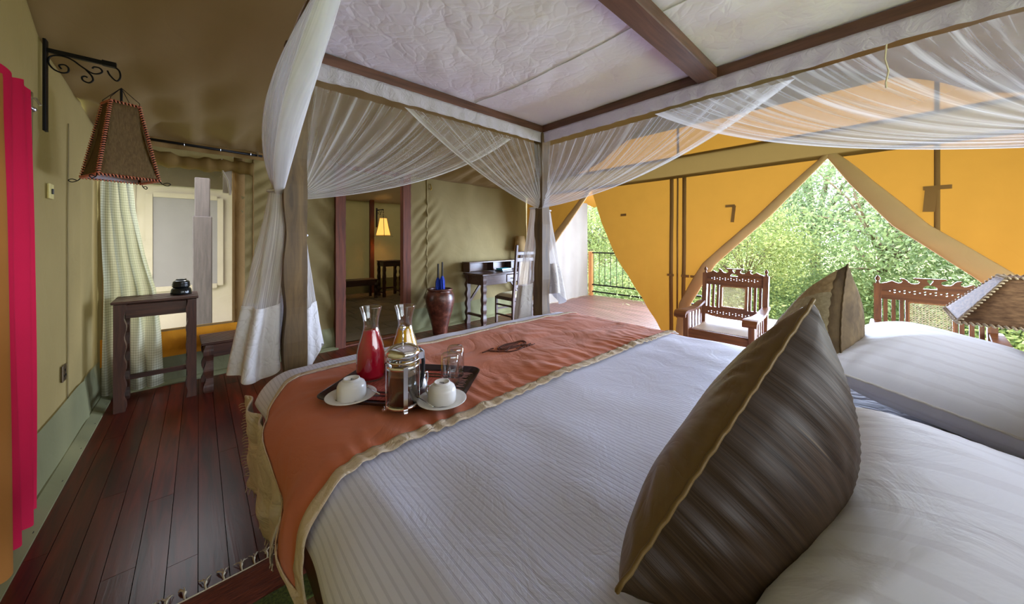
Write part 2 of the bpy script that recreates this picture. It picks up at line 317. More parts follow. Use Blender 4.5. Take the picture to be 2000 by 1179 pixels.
# ---------------------------------------------------------------- mesh helpers
class MB:
    def __init__(s): s.v = []; s.f = []; s.uv = {}
    def add(s, vs, fs, uvs=None):
        o = len(s.v); s.v += [tuple(v) for v in vs]; s.f += [tuple(i+o for i in f) for f in fs]
        if uvs:
            for i, u in enumerate(uvs): s.uv[o+i] = u
        return s
    def box(s, c, d, rot=None, bev=0):
        x, y, z = d[0]/2, d[1]/2, d[2]/2
        if bev:
            bm = bmesh.new(); bmesh.ops.create_cube(bm, size=1)
            for v in bm.verts: v.co = Vector((v.co.x*d[0], v.co.y*d[1], v.co.z*d[2]))
            bmesh.ops.bevel(bm, geom=bm.edges[:], offset=bev, segments=1, affect='EDGES')
            bm.verts.ensure_lookup_table()
            vs = [v.co.copy() for v in bm.verts]; fs = [[v.index for v in f.verts] for f in bm.faces]; bm.free()
        else:
            vs = [Vector((a*x, b*y, e*z)) for e in (-1, 1) for b in (-1, 1) for a in (-1, 1)]
            fs = [(0, 2, 3, 1), (4, 5, 7, 6), (0, 1, 5, 4), (2, 6, 7, 3), (0, 4, 6, 2), (1, 3, 7, 5)]
        if rot is not None: vs = [rot @ v for v in vs]
        return s.add([v+Vector(c) for v in vs], fs)
    def bar(s, a, b, w, h, up=(0, 0, 1)):
        a = Vector(a); b = Vector(b); d = (b-a); L = d.length; d.normalize(); u = Vector(up)
        sd = d.cross(u)
        if sd.length < 1e-4: sd = Vector((1, 0, 0))
        sd.normalize(); u = sd.cross(d).normalized()
        vs = [p+sd*i*w/2+u*j*h/2 for p in (a, b) for j in (-1, 1) for i in (-1, 1)]
        return s.add(vs, [(0, 1, 3, 2), (4, 6, 7, 5), (0, 4, 5, 1), (2, 3, 7, 6), (0, 2, 6, 4), (1, 5, 7, 3)])
    def tube(s, pts, r, n=8, cap=True, closed=False):
        pts = [Vector(p) for p in pts]; N = len(pts); rr = r if isinstance(r, (list, tuple)) else [r]*N
        vs = []; fs = []; prev = None
        for i, p in enumerate(pts):
            if closed: t = pts[(i+1) % N]-pts[i-1]
            else: t = pts[min(i+1, N-1)]-pts[max(i-1, 0)]
            if t.length < 1e-9: t = Vector((0, 0, 1))
            t.normalize()
            a = prev if prev is not None else (Vector((0, 0, 1)) if abs(t.z) < .9 else Vector((1, 0, 0)))
            a = (a-t*a.dot(t))
            if a.length < 1e-6: a = Vector((1, 0, 0))-t*t.x
            a.normalize(); prev = a; b = t.cross(a)
            for k in range(n):
                th = 2*PI*k/n; vs.append(p+(a*math.cos(th)+b*math.sin(th))*rr[i])
        for i in range(N if closed else N-1):
            for k in range(n):
                j = (i+1) % N
                fs.append((i*n+k, i*n+(k+1) % n, j*n+(k+1) % n, j*n+k))
        if cap and not closed: fs += [tuple(range(n))[::-1], tuple((N-1)*n+k for k in range(n))]
        return s.add(vs, fs)
    def wire(s, pts, r, n=8, k=5):
        P = [Vector(p) for p in pts]; o = []
        for i in range(len(P)-1):
            a, b, c, d = P[max(i-1, 0)], P[i], P[i+1], P[min(i+2, len(P)-1)]
            for j in range(k):
                t = j/k; o.append(.5*((2*b)+(c-a)*t+(2*a-5*b+4*c-d)*t*t+(3*b-a-3*c+d)*t**3))
        return s.tube(o+[P[-1]], r, n)
    def lathe(s, prof, n=32, c=(0, 0, 0), closed=False, axis=None):
        vs = []; fs = []; c = Vector(c)
        for r, z in prof:
            for k in range(n):
                th = 2*PI*k/n; v = Vector((r*math.cos(th), r*math.sin(th), z))
                if axis is not None: v = axis @ v
                vs.append(v+c)
        P = len(prof)
        for i in range(P if closed else P-1):
            j = (i+1) % P
            for k in range(n): fs.append((i*n+k, i*n+(k+1) % n, j*n+(k+1) % n, j*n+k))
        if not closed:
            if prof[0][0] > 1e-5: fs.append(tuple(range(n))[::-1])
            if prof[-1][0] > 1e-5: fs.append(tuple((P-1)*n+k for k in range(n)))
        return s.add(vs, fs)
    def grid(s, fn, nu, nv, uvf=None, wrap=False):
        """fn(i/nu, j/nv) -> point"""
        vs = []; uvs = []
        for j in range(nv+1):
            for i in range(nu if wrap else nu+1):
                u, v = i/nu, j/nv; vs.append(fn(u, v)); uvs.append(uvf(u, v) if uvf else (u, v))
        W = nu if wrap else nu+1; fs = []
        for j in range(nv):
            for i in range(nu):
                i2 = (i+1) % W if wrap else i+1
                fs.append((j*W+i, j*W+i2, (j+1)*W+i2, (j+1)*W+i))
        return s.add(vs, fs, uvs)
    def prism(s, poly, z0, z1, xf=None):
        """poly in (x, y), extruded from z0 to z1; xf maps a Vector"""
        n = len(poly); vs = [Vector((x, y, z)) for z in (z0, z1) for x, y in poly]
        if xf: vs = [xf(v) for v in vs]
        fs = [tuple(range(n))[::-1], tuple(range(n, 2*n))]+[(i, (i+1) % n, n+(i+1) % n, n+i) for i in range(n)]
        return s.add(vs, fs)
    def xform(s, f): s.v = [tuple(f(Vector(v))) for v in s.v]; return s
    def build(s, name, mat, parent=None, smooth=False, world=False, solid=0, flat_ang=None, sub=0):
        me = bpy.data.meshes.new(name)
        off = Vector((0, 0, 0))
        if world:
            if parent is not None:
                p = parent
                off = Vector(p.location) if p.parent is None else Vector(p.parent.location)
            else:
                a = np.array(s.v); mn = a.min(0); mx = a.max(0)
                off = Vector(((mn[0]+mx[0])/2, (mn[1]+mx[1])/2, mn[2]))
        me.from_pydata([tuple(Vector(v)-off) for v in s.v] if world else s.v, [], s.f)
        if s.uv:
            ul = me.uv_layers.new(name='uv'); dat = ul.data
            for lp in me.loops: dat[lp.index].uv = s.uv.get(lp.vertex_index, (0, 0))
        if isinstance(mat, str): mat = M[mat]
        me.materials.append(mat)
        if smooth: me.shade_smooth()
        else: me.shade_flat()
        me.validate(); me.update()
        if flat_ang: me.set_sharp_from_angle(angle=R(flat_ang))
        o = bpy.data.objects.new(name, me); COL.objects.link(o)
        if parent is not None: o.parent = parent
        elif world: o.location = off
        if solid:
            md = o.modifiers.new('thickness', 'SOLIDIFY'); md.thickness = solid; md.offset = 0
        if sub:
            md = o.modifiers.new('sub', 'SUBSURF'); md.levels = sub; md.render_levels = sub
        return o
def tag(o, label=None, cat=None, group=None, kind=None):
    if label: o['label'] = label
    if cat: o['category'] = cat
    if group: o['group'] = group
    if kind: o['kind'] = kind
    return o
def thing(name, label, cat, loc=(0, 0, 0), rz=0, group=None):
    o = bpy.data.objects.new(name, None); COL.objects.link(o); o.location = loc; o.rotation_euler = (0, 0, rz)
    o.empty_display_size = .1
    return tag(o, label, cat, group)
def struct(o): o['kind'] = 'structure'; return o
def copy_tree(o, parent=None, loc=None, rz=None, label=None):
    c = o.copy(); COL.objects.link(c)
    if parent is not None: c.parent = parent
    for ch in list(o.children): copy_tree(ch, c)
    if loc is not None: c.location = loc
    if rz is not None: c.rotation_euler = (0, 0, rz)
    if label: c['label'] = label
    return c
def nz(x, y, z=0.0): return noise.noise(Vector((x, y, z)))
def lerp(a, b, t): return a+(b-a)*t
def sstep(t): t = max(0, min(1, t)); return t*t*(3-2*t)
def interp(x, pts):
    if x <= pts[0][0]: return pts[0][1]
    for (a, b), (c, d) in zip(pts, pts[1:]):
        if x <= c: return b+(d-b)*(x-a)/(c-a)
    return pts[-1][1]
def plate(outline, holes, thick, xf=None):
    """flat board with cut-outs: 2D curve fill, converted to one mesh; returns an MB. outline in (x, z), thickness along y"""
    cu = bpy.data.curves.new('plate', 'CURVE'); cu.dimensions = '2D'; cu.fill_mode = 'BOTH'; cu.extrude = thick/2
    for poly in [outline]+holes:
        sp = cu.splines.new('POLY'); sp.points.add(len(poly)-1); sp.use_cyclic_u = True
        for p, q in zip(sp.points, poly): p.co = (q[0], q[1], 0, 1)
    ob = bpy.data.objects.new('plate', cu); COL.objects.link(ob)
    dg = bpy.context.evaluated_depsgraph_get(); me = bpy.data.meshes.new_from_object(ob.evaluated_get(dg))
    mb = MB(); mb.add([Vector((v.co.x, v.co.z, v.co.y)) for v in me.vertices], [tuple(p.vertices)[::-1] for p in me.polygons])
    bpy.data.objects.remove(ob); bpy.data.curves.remove(cu); bpy.data.meshes.remove(me)
    if xf: mb.xform(xf)
    return mb
def circ(cx, cy, r, n=10, ry=None): return [(cx+r*math.cos(2*PI*k/n), cy+(ry or r)*math.sin(2*PI*k/n)) for k in range(n)]
def wavy_leg(x, y, z0, z1, w, d, amp=.006, seed=0, side=(1, 0), n=14, fq=5.2):
    """square leg whose edges facing `side` are carved in a live, wavy line"""
    vs = []; fs = []
    for i in range(n*2+1):
        t = i/(n*2); z = lerp(z0, z1, t)
        q = amp*(math.sin(t*fq*2*PI*((z1-z0)/.8)+seed)+.5*nz(z*9, seed))
        q = min(q, amp*.8)
        for a, b in ((-1, -1), (1, -1), (1, 1), (-1, 1)):
            px = x+a*w/2+(q*side[0] if a*side[0] > 0 else 0); py = y+b*d/2+(q*side[1] if b*side[1] > 0 else 0)
            vs.append((px, py, z))
    N = n*2+1
    for i in range(N-1):
        for k in range(4): fs.append((i*4+k, i*4+(k+1) % 4, (i+1)*4+(k+1) % 4, (i+1)*4+k))
    fs += [(3, 2, 1, 0), tuple((N-1)*4+k for k in range(4))]
    mb = MB(); return mb.add(vs, fs)
# ================================================================ THE SETTING
def ywall(x): return 4.54+(x+.64)*.048
def zroof(y, x=2):
    t = 4.56-y if y > 1.3 else 4.56-(2.6-y)
    z = interp(t, [(-.3, 2.26), (0, 2.28), (.8, 2.335), (1.3, 2.39), (1.46, 2.43), (1.65, 2.55), (2.2, 2.82), (3.3, 3.3)])
    return z+.5*max(0, min(1, (x+.64)/1.2))*sstep(t/1.8)*(1 if t > 0 else 0)*.35
def floor_piece(name, mat, parent, x0, x1, y0, y1, th=.022):
    key = name
    if key not in PROTO:
        mb = MB().box((0, 0, 0), (1, 1, 1)); PROTO[key] = mb.build(name, mat, parent)
        o = PROTO[key]
    else:
        o = PROTO[key].copy(); COL.objects.link(o); o.parent = parent
    o.scale = (x1-x0, y1-y0, th); o.location = ((x0+x1)/2, (y0+y1)/2, -th/2-parent.location.z)
    return o
PROTO = {}
# sub-floor under the boards
fl = MB().box((2.08, 1.6, -.06), (5.5, 6.5, .07)).build('floor', 'dark_gap'); struct(fl)
bw = .094; x = -.66; i = 0
while x < 4.78:
    cuts = [-1.65]; y = -1.65+random.uniform(.5, 2.6)
    while y < 4.5: cuts.append(y); y += random.uniform(2.0, 3.2)
    cuts.append(4.82)
    for a, b_ in zip(cuts, cuts[1:]):
        if b_-a > .15: floor_piece('plank', 'floor', fl, x+.0012, x+bw-.0014, a+.001, b_-.001)
    x += bw
dk = MB().box((6.05, 1.6, -.07), (2.45, 6.9, .07)).build('deck', 'dark_gap'); struct(dk)
x = 4.83
while x < 7.2:
    cuts = [-1.85, random.uniform(0, 1.5), random.uniform(2.6, 3.6), 5.05]
    for a, b_ in zip(cuts, cuts[1:]): floor_piece('deck_board', 'deck', dk, x+.008, x+.093, a+.001, b_-.001)
    x += .1
# ---- canvas walls
def canvas(name, secs, fn, mat, res=.06, smooth=True, uvs=1):
    """secs: rectangles (s0, s1, z0, z1) in wall coordinates; fn(s, z) -> point"""
    mb = MB()
    for s0, s1, z0, z1 in secs:
        nu = max(2, int((s1-s0)/res)); nv = max(2, int((z1-z0)/res))
        mb.grid(lambda u, v: fn(lerp(s0, s1, u), lerp(z0, z1, v)), nu, nv, lambda u, v: (lerp(s0, s1, u), lerp(z0, z1, v)))
    bm = bmesh.new(); me = bpy.data.meshes.new('t')
    o = mb.build(name, mat, smooth=smooth)
    bm.from_mesh(o.data); bmesh.ops.remove_doubles(bm, verts=bm.verts, dist=.0005); bm.to_mesh(o.data); bm.free(); bpy.data.meshes.remove(me)
    return o
def far_disp(x, z):
    d = .012*nz(x*1.4, z*.9, 3)
    # slanting pull lines beside the window and beside the doorway
    k = max(0, 1-abs(x-.55)/.34); d += .016*k*math.sin((z*1.0-x*.75)*44+2*nz(x*4, z*3))*(1 if z < 2.2 else .3)
    k = max(0, 1-abs(x-2.55)/.32); d += .024*k*math.sin((z-x*1.1)*30+2.5*nz(x*3, z*3, 1))*sstep((2.1-z)/.4)
    k = max(0, 1-abs(x-1.15)/.25); d += .026*k*math.sin((z*.8+x*.9)*20+3*nz(x*3, z*2, 5))
    d += .012*math.sin(x*9+2*nz(x*2, z*1.2, 15))*sstep((z-1)/1.2)+.01*nz(x*5, z*4, 17)
    return d
def far(x, z): return Vector((x, ywall(x)+far_disp(x, z), z))
WX0, WX1, WZ0, WZ1 = -.60, .265, .50, 2.13
DX0, DX1 = 1.30, 2.20
wf = canvas('wall_far', [(-.64, WX0, 0, 2.34), (WX0, WX1, 0, WZ0), (WX0, WX1, WZ1, 2.34), (WX1, DX0, 0, 2.34),
     (DX0, DX1, 2.22, 2.34), (DX1, 4.82, 0, 2.38)], far, 'canvas', .035); struct(wf)
# seams of the far wall, doubled canvas strips
def strip(name, parent, p0, p1, wdt, mat, off=(0, -.006, 0), n=24, fn=far):
    d = Vector((p1[0]-p0[0], 0, p1[1]-p0[1])).normalized(); q = Vector((-d.z, 0, d.x))*wdt/2
    def g(u, v):
        s = lerp(p0[0], p1[0], v)+q.x*(2*u-1); z = lerp(p0[1], p1[1], v)+q.z*(2*u-1)
        return fn(s, z)+Vector(off)
    return MB().grid(g, 2, n).build(name, mat, parent, smooth=True, solid=.003)
strip('seam', wf, (2.545, .3), (2.545, 2.3), .02, 'canvas')
strip('seam', wf, (.62, .3), (.62, 2.28), .02, 'canvas'); strip('window_binding', wf, (.315, .42), (.315, 2.2), .09, 'binding')
strip('binding', wf, (.43, .42), (.43, 2.2), .012, 'binding', (0, -.010, 0))
bb = canvas('baseboard_far', [(-.62, DX0-.02, 0, .26)], lambda s, z: far(s, z)+Vector((0, -.012-.02*(1-z/.26), 0)), 'canvas_green', .04); struct(bb)
bb = canvas('baseboard_far_right', [(DX1+.03, 4.78, 0, .33)], lambda s, z: far(s, z)+Vector((0, -.012-.02*(1-z/.3)+.006*math.sin(s*23+z*9), 0)), 'canvas_green', .04); struct(bb)
og = canvas('trim_1', [(-.62, .72, .25, .49)], lambda s, z: far(s, z)+Vector((0, -.02, 0)), 'canvas_orange', .05); struct(og)
for nm, x0, x1 in (('trim_2', -.60, DX0-.03), ('trim_3', DX1+.05, 4.75)):
    mb = MB().prism([(0, 0), (.06, 0), (.06, .012), (.02, .035), (0, .035)], x0, x1, lambda v: Vector((v.z, ywall(v.z)-.03-v.x+.01, v.y)))
    struct(mb.build(nm, 'canvas_green'))
# left wall
def leftp(y, z): return Vector((-.64+.010*nz(y*1.6, z*.7, 9)+.010*math.exp(-((y-3.95)/.05)**2), y, z))
NL = 110
mb = MB().grid(lambda u, v: leftp(lerp(-1.65, 4.54, u), v*(zroof(lerp(-1.65, 4.54, u), -.64)+.02)), NL, 46)
wl = mb.build('wall_left', 'canvas', smooth=True); struct(wl)
for ys in (3.62, 2.98):
    MB().grid(lambda u, v: leftp(ys+.018*(u-.5), .3+v*1.8)+Vector((.006, 0, 0)), 2, 30).build('seam', 'canvas', wl, smooth=True, solid=.003)
bb = MB().grid(lambda u, v: leftp(lerp(-1.6, 4.5, u), v*.31)+Vector((.012+.03*(1-v), 0, 0)), 90, 6).build('baseboard_left', 'canvas_green', smooth=True); struct(bb)
tr = MB().prism([(0, 0), (.075, 0), (.075, .01), (.02, .04), (0, .04)], -1.6, 4.48, lambda v: Vector((-.615+v.x, v.z, v.y))).build('trim_4', 'canvas_green'); struct(tr)
for yy in (2.6, 3.05, 3.45, 3.85, 4.25):
    MB().lathe([(.0, .0), (.014, .0), (.016, .003), (.016, .005), (0, .005)], 14, (-.565, yy, .012)).build('grommet', 'iron', tr)
# roof lining (folds run down the slope)
def roofp(x, y):
    t = 4.56-y if y > 1.3 else 4.56-(2.6-y)
    k = math.exp(-max(0, t-.1)/1.1)
    f = .014*math.sin(x*41+4*nz(x*2, y, 7))*math.exp(-t/.7)*sstep(t/.15)+.04*k*math.sin(x*17+3*nz(x*1.3, y*.5, 2))*sstep(t/.3)+.05*nz(x*.9, y*.7, 4)*sstep(t/.8)
    kl = math.exp(-max(0, x+.64)/.5); f += .028*max(0, math.sin((x*1.0+y*.35)*11+2*nz(x, y, 8)))**3*math.exp(-max(0, t-.2)/1.6)*sstep(t/.3); f += .05*kl*math.sin((x*.9+y*.8)*14)*sstep(t/.4)*sstep((x+.64)/.15)
    return Vector((x, y+(ywall(x)-4.56)*sstep((y-3)/1.5), zroof(y, x)+f))
ce = MB().grid(lambda u, v: roofp(lerp(-.66, 4.84, u), lerp(4.60, -1.72, v)), 130, 120).build('ceiling', 'canvas_roof', smooth=True); struct(ce)
# eave valance over the window
struct(MB().grid(lambda u, v: Vector((lerp(-.62, 1.3, u), ywall(lerp(-.62, 1.3, u))-.035-.008*math.sin(u*50), 2.20+v*.10)), 60, 3).build('trim_5', 'binding', smooth=True))
# unseen near wall behind the bed head: wide opening added for the fill lamp
def nearp(x, z): return Vector((x, -1.66+.01*nz(x, z, 6), z))
wn = canvas('wall_near', [(-.66, .1, 0, 2.45), (3.7, 4.84, 0, 2.45), (.1, 3.7, 2.2, 2.45)], nearp, 'canvas', .2); struct(wn)
# veranda side: yellow canvas over the band
def rightp(y, z, o=0): return Vector((4.8+o+.008*nz(y*1.5, z*1.2, 12), y, z))
wr = canvas('wall_right', [(-1.66, 4.8, 2.44, 2.86)], lambda s, z: rightp(s, z), 'canvas_yellow', .12); struct(wr)
gb = MB().grid(lambda u, v: rightp(lerp(-1.7, 4.84, u), lerp(2.86, max(2.87, zroof(lerp(-1.7, 4.84, u), 4.8)+.1), v)), 60, 8).build('gable', 'canvas_roof', wr, smooth=True)
bd = canvas('trim_6', [(-1.66, 4.8, 2.18, 2.48)], lambda s, z: rightp(s, z, -.02), 'canvas_band', .12); struct(bd)
for ys in (1.905, -.30, 3.35):
    MB().grid(lambda u, v: rightp(ys+.03*(u-.5), 2.48+v*.38, -.008), 2, 4).build('strap', 'strap', wr, solid=.003)

# ---- window_1: frame binding, clear film, rolled blind
wd = thing('window_1', None, None, (-.17, ywall(-.17), WZ0)); struct(wd)
def wp(x, y, z): return (x, ywall(x)+y, z)
fr = MB()
for a, b_ in ((wp(WX0, -.012, WZ0), wp(WX0, -.012, WZ1)), (wp(WX1, -.012, WZ0), wp(WX1, -.012, WZ1)), (wp(WX0, -.012, WZ0), wp(WX1, -.012, WZ0)), (wp(WX0, -.012, WZ1), wp(WX1, -.012, WZ1))):
    fr.bar(a, b_, .02, .012, (0, 1, 0))
fr.build('window_frame', 'binding', wd, world=True)
MB().grid(lambda u, v: Vector((lerp(WX0, WX1, u), ywall(lerp(WX0, WX1, u))+.004*nz(u*5, v*6), lerp(WZ0, WZ1, v))), 20, 30).build('pane', 'film', wd, smooth=True, world=True)
MB().tube([Vector((lerp(WX0-.02, WX1+.16, t), ywall(0)-.06+.006*math.sin(t*30), 2.10+.012*math.sin(t*9)-.02*t)) for t in [k/30 for k in range(31)]],
          [.062+.009*math.sin(k*1.7)+.008*math.sin(k*.7) for k in range(31)], 12).build('rolled_blind', 'canvas_band', wd, world=True, smooth=True)
MB().tube([(.17, ywall(.2)-.105, 2.15), (.17, ywall(.2)-.112, 2.08), (.18, ywall(.2)-.10, 2.02), (.22, ywall(.2)-.06, 1.95), (.235, ywall(.2)-.04, 1.80)], .009, 8).build('tie_tape', 'canvas_cream', wd, world=True)
MB().box((.215, ywall(.2)-.03, 1.94), (.07, .004, .24)).build('tie_tape', 'canvas_cream', wd, world=True)
# ---- doorway posts to the dressing room
d1 = thing('door_1', None, None, (1.74, ywall(1.74), 0)); struct(d1)
for xx in (1.30, 2.19):
    wavy_leg(xx, ywall(xx)-.02, 0, 2.3, .115, .10, .003, xx, (1, 0), 20).build('door_post', 'door_post', d1, world=True)
MB().bar((1.24, ywall(1.2)-.02, 2.27), (2.25, ywall(2.2)-.02, 2.27), .08, .07).build('door_head', 'door_post', d1, world=True)
MB().bar((1.24, ywall(1.2), -.0), (2.25, ywall(2.2), -.0), .09, .03).build('door_sill', 'door_post', d1, world=True)
# ---- dressing room beyond the doorway
f2 = MB().box((2.6, 7.0, -.055), (4.0, 4.5, .05)).build('floor_beyond', 'grout'); struct(f2)
y = 4.78
while y < 9.1:
    x = .65+random.uniform(-.15, 0)
    hgt = random.choice((.36, .42, .5))
    while x < 4.55:
        ww = random.uniform(.34, .6)
        floor_piece('stone_slab', 'stone', f2, x+.006, x+ww-.006, y+.006, y+hgt-.006, .03+random.uniform(-.003, .003)); x += ww
    y += hgt
w2 = canvas('wall_beyond_far', [(.6, 4.6, 0, 2.5)], lambda s, z: Vector((s, 9.1+.012*nz(s*2, z), z)), 'canvas', .12); struct(w2)
w3 = canvas('wall_beyond_left', [(4.85, 9.1, 0, 2.5)], lambda s, z: Vector((.62+.012*nz(s*2, z), s, z)), 'canvas', .2); struct(w3)
w4 = canvas('wall_beyond_right', [(4.85, 9.1, 0, 2.5)], lambda s, z: Vector((4.58+.012*nz(s*2, z, 4), s, z)), 'canvas', .2); struct(w4)
struct(MB().grid(lambda u, v: Vector((lerp(.6, 4.6, u), lerp(4.75, 9.15, v), 2.34+.35*math.sin(v*PI))), 14, 20).build('ceiling_beyond', 'canvas_roof', smooth=True))
bb = canvas('baseboard_beyond', [(.64, 4.56, 0, .35)], lambda s, z: Vector((s, 9.08+.01*nz(s*3, z), z)), 'canvas_green', .12); struct(bb)
po = MB(); wavy = wavy_leg(3.30, 8.98, 0, 2.45, .10, .08, .004, 3, (1, 0), 16); struct(wavy.build('trim_7', 'door_post'))

# ---- canvas flaps of the veranda side
def edgeR(z): return interp(z, [(0, 1.83), (.5, 1.74), (1.05, 1.44), (1.57, .93), (2.2, .40)])
def edgeL(z): return interp(z, [(0, 2.06), (.44, 2.36), (1.1, 2.84), (1.6, 3.08), (2.2, 3.30)])
def flapx(y, z, c=1.9): return 4.79-.03*(1-z/2.2)+.010*nz(y*2, z*2, 20)+.012*(1-z/2.2)*math.sin(y*26+z*3)
def flap(name, label, loc, eR, eL, rolls, straps, tabs, z0=.015):
    """eR / eL: lower-Y and higher-Y edges by height; rolls: (edge fn, direction, width, material)"""
    t = thing(name, label, 'canvas flap', loc)
    nv = 56
    def zz(v): return lerp(z0, 2.22, v)
    MB().grid(lambda u, v: Vector((flapx(lerp(eR(zz(v)), eL(zz(v)), u), zz(v)), lerp(eR(zz(v)), eL(zz(v)), u), zz(v))), 34, nv).build('panel', 'canvas_yellow', t, smooth=True, world=True)
    for ef, sg, wd_, mt in rolls:
        # the edge folded back into the room: a flattened roll
        def g(u, v):
            z = zz(v); W = wd_*(.35+.65*math.sin(min(1, (v*.9+.1))*PI)**.6); th = u*2*PI
            return Vector((flapx(ef(z), z)-.018-.020*math.sin(th)*(1+.3*nz(v*9, u)), ef(z)+sg*(W*.5-W*.5*math.cos(th))-sg*.01, z))
        MB().grid(g, 14, nv, wrap=True).build('rolled_edge', mt, t, smooth=True, world=True)
    for yc, ww, za, zb in straps:
        MB().grid(lambda u, v: Vector((flapx(yc, lerp(za, zb, v))-.007, yc+(u-.5)*ww, lerp(za, zb, v))), 2, 30).build('strap', 'strap', t, smooth=True, world=True, solid=.003)
    for yc, zc, wy, wz, q in tabs:
        MB().box((flapx(yc, zc)-.014, yc, zc), (.008, wy, wz), Matrix.Rotation(R(q), 3, 'X')).build('tab', 'strap', t, world=True)
    return t
flap('canvas_flap', 'yellow canvas flap gathered to a narrow foot behind the cane armchair', (4.8, 1.9, 0), edgeR, edgeL,
     [(edgeR, 1, .16, 'canvas_tan')],
     [(1.985, .05, .02, 2.18), (1.905, .022, .30, 2.18), (1.82, .05, .05, 2.18)],
     [(1.285, 1.76, .10, .03, 0), (1.25, 1.66, .035, .20, 6), (1.80, .87, .10, .035, 0), (1.70, .87, .07, .03, 0), (1.99, .87, .09, .03, 0), (2.70, 1.73, .09, .035, 0)])
eR2 = lambda z: interp(z, [(0, -1.35), (2.2, -1.66)])
eL2 = lambda z: interp(z, [(0, -1.02), (.5, -.86), (1.01, -.52), (1.48, -.04), (1.9, .24), (2.2, .41)])
flap('canvas_flap', 'yellow canvas flap with broad rolled edge at the right of the wide opening', (4.8, -1.2, 0), eR2, eL2,
     [(eL2, -1, .24, 'canvas_tan')], [(-.30, .035, 1.35, 2.18)], [(-.26, 1.70, .07, .22, 4), (-.30, 1.80, .16, .035, 0)])
eR3 = lambda z: interp(z, [(0, 4.66), (.7, 4.5), (1.25, 4.10), (1.8, 3.60), (2.2, 3.26)])
eL3 = lambda z: 4.79
flap('canvas_flap', 'yellow canvas flap beside the writing desk, tied back to the corner', (4.8, 4.7, 0), eR3, eL3,
     [(eR3, 1, .20, 'canvas_tan')], [(4.25, .012, 1.3, 2.18)], [(4.23, 1.62, .06, .03, 0)])

# ---- veranda side screen of pale canvas, railing
struct(MB().grid(lambda u, v: Vector((lerp(4.95, 7.06, u), lerp(4.80, 4.98, u)+.02*math.sin(u*30+nz(u*4, v*2)*2)*(1-.4*v), .01+v*2.25)), 70, 24).build('wall_veranda', 'canvas_white', smooth=True))
rl = thing('veranda_railing', 'black metal veranda railing with thin balusters and pale wooden posts', 'railing', (7.15, 4.0, 0))
for yy in (4.93, 3.0): MB().box((7.15, yy, .53), (.09, .09, 1.1), bev=.006).build('post', 'pale_post', rl, world=True)
MB().bar((7.15, 5.0, 1.05), (7.15, 2.4, 1.05), .03, .03).build('top_rail', 'iron', rl, world=True)
for zz_ in (.27, .10): MB().bar((7.15, 5.0, zz_), (7.15, 2.4, zz_), .025, .03).build('lower_rail', 'iron', rl, world=True)
yy = 2.52; bp = None
while yy < 5.0:
    if abs(yy-4.93) > .06 and abs(yy-3) > .06:
        if bp is None: bp = MB().tube([(0, 0, -.39), (0, 0, .39)], .007, 6).build('baluster', 'iron', rl); o = bp
        else: o = bp.copy(); COL.objects.link(o); o.parent = rl
        o.location = (0, yy-4.0, .66)
    yy += .155
# veranda fly-sheet edge above the first opening
struct(MB().grid(lambda u, v: Vector((lerp(4.9, 7.4, v), lerp(3.9, 5.0, u), lerp(2.65, 2.18, v)+.25*(1-u)*(v))), 8, 12).build('roof_veranda', 'canvas_yellow', smooth=True))

# ---- outdoors: ground, neighbouring canvas annexe beyond the window
gr = MB().grid(lambda u, v: Vector((lerp(-25, 40, u), lerp(-25, 40, v), -.55+.25*nz(u*9, v*9)+(.0 if lerp(-25, 40, u) < 10 else .06*(lerp(-25, 40, u)-10)))), 60, 60).build('ground', 'ground', smooth=True); struct(gr)
def anx(x, z): return Vector((x, 7.10+.02*nz(x*2, z*1.5, 30)+.014*math.sin((z-x*.6)*16)*max(0, 1-abs(x+.75)/.5), z))
nb = thing('canvas_annexe', 'cream canvas annexe wall with a grey mesh window, seen through the window', 'tent', (-.4, 7.1, -.1))
mb = MB(); mb.grid(lambda u, v: anx(lerp(-2.4, .9, u), lerp(-.1, 2.45, v)), 70, 50); mb.build('wall', 'canvas_cream', nb, smooth=True, world=True)
MB().grid(lambda u, v: Vector((.44+.01*nz(v*4, u*4), lerp(5.2, 7.1, u), lerp(-.1, 2.4, v))), 16, 20).build('side_wall', 'canvas_cream', nb, smooth=True, world=True)
MB().box((-.13, 7.07, 1.32), (.70, .012, 1.30)).build('mesh_window', 'screen', nb, world=True)
for a, b_ in (((-.52, 7.06, .64), (-.52, 7.06, 2.0)), ((.25, 7.06, .64), (.25, 7.06, 2.0)), ((-.48, 7.055, .64), (.21, 7.055, .64)), ((-.48, 7.055, 2.0), (.21, 7.055, 2.0))):
    MB().bar(a, b_, .07, .014, (0, 1, 0)).build('window_binding', 'canvas_cream', nb, world=True)
MB().box((.395, 6.2, 1.35), (.012, .7, 1.25)).build('side_mesh_window', 'screen', nb, world=True)
for xs in (-.82, -.66): MB().grid(lambda u, v: anx(xs+.016*(u-.5), lerp(0, 2.4, v))-Vector((0, .01, 0)), 1, 30).build('seam', 'canvas_cream', nb, world=True, solid=.003)
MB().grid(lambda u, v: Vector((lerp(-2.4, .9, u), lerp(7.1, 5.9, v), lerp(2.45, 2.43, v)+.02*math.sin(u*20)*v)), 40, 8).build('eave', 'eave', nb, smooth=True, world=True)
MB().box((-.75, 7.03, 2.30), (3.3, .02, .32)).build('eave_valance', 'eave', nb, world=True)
po = thing('tent_pole', 'grey brown timber pole standing outside the window', 'pole', (.035, 6.0, -.3))
MB().box((0, 0, 1.0), (.19, .16, 1.9), bev=.01).build('lower_pole', 'grey_pole', po); MB().box((.0, .02, 2.1), (.15, .13, .7), bev=.01).build('upper_pole', 'grey_pole', po)
x = -2.4
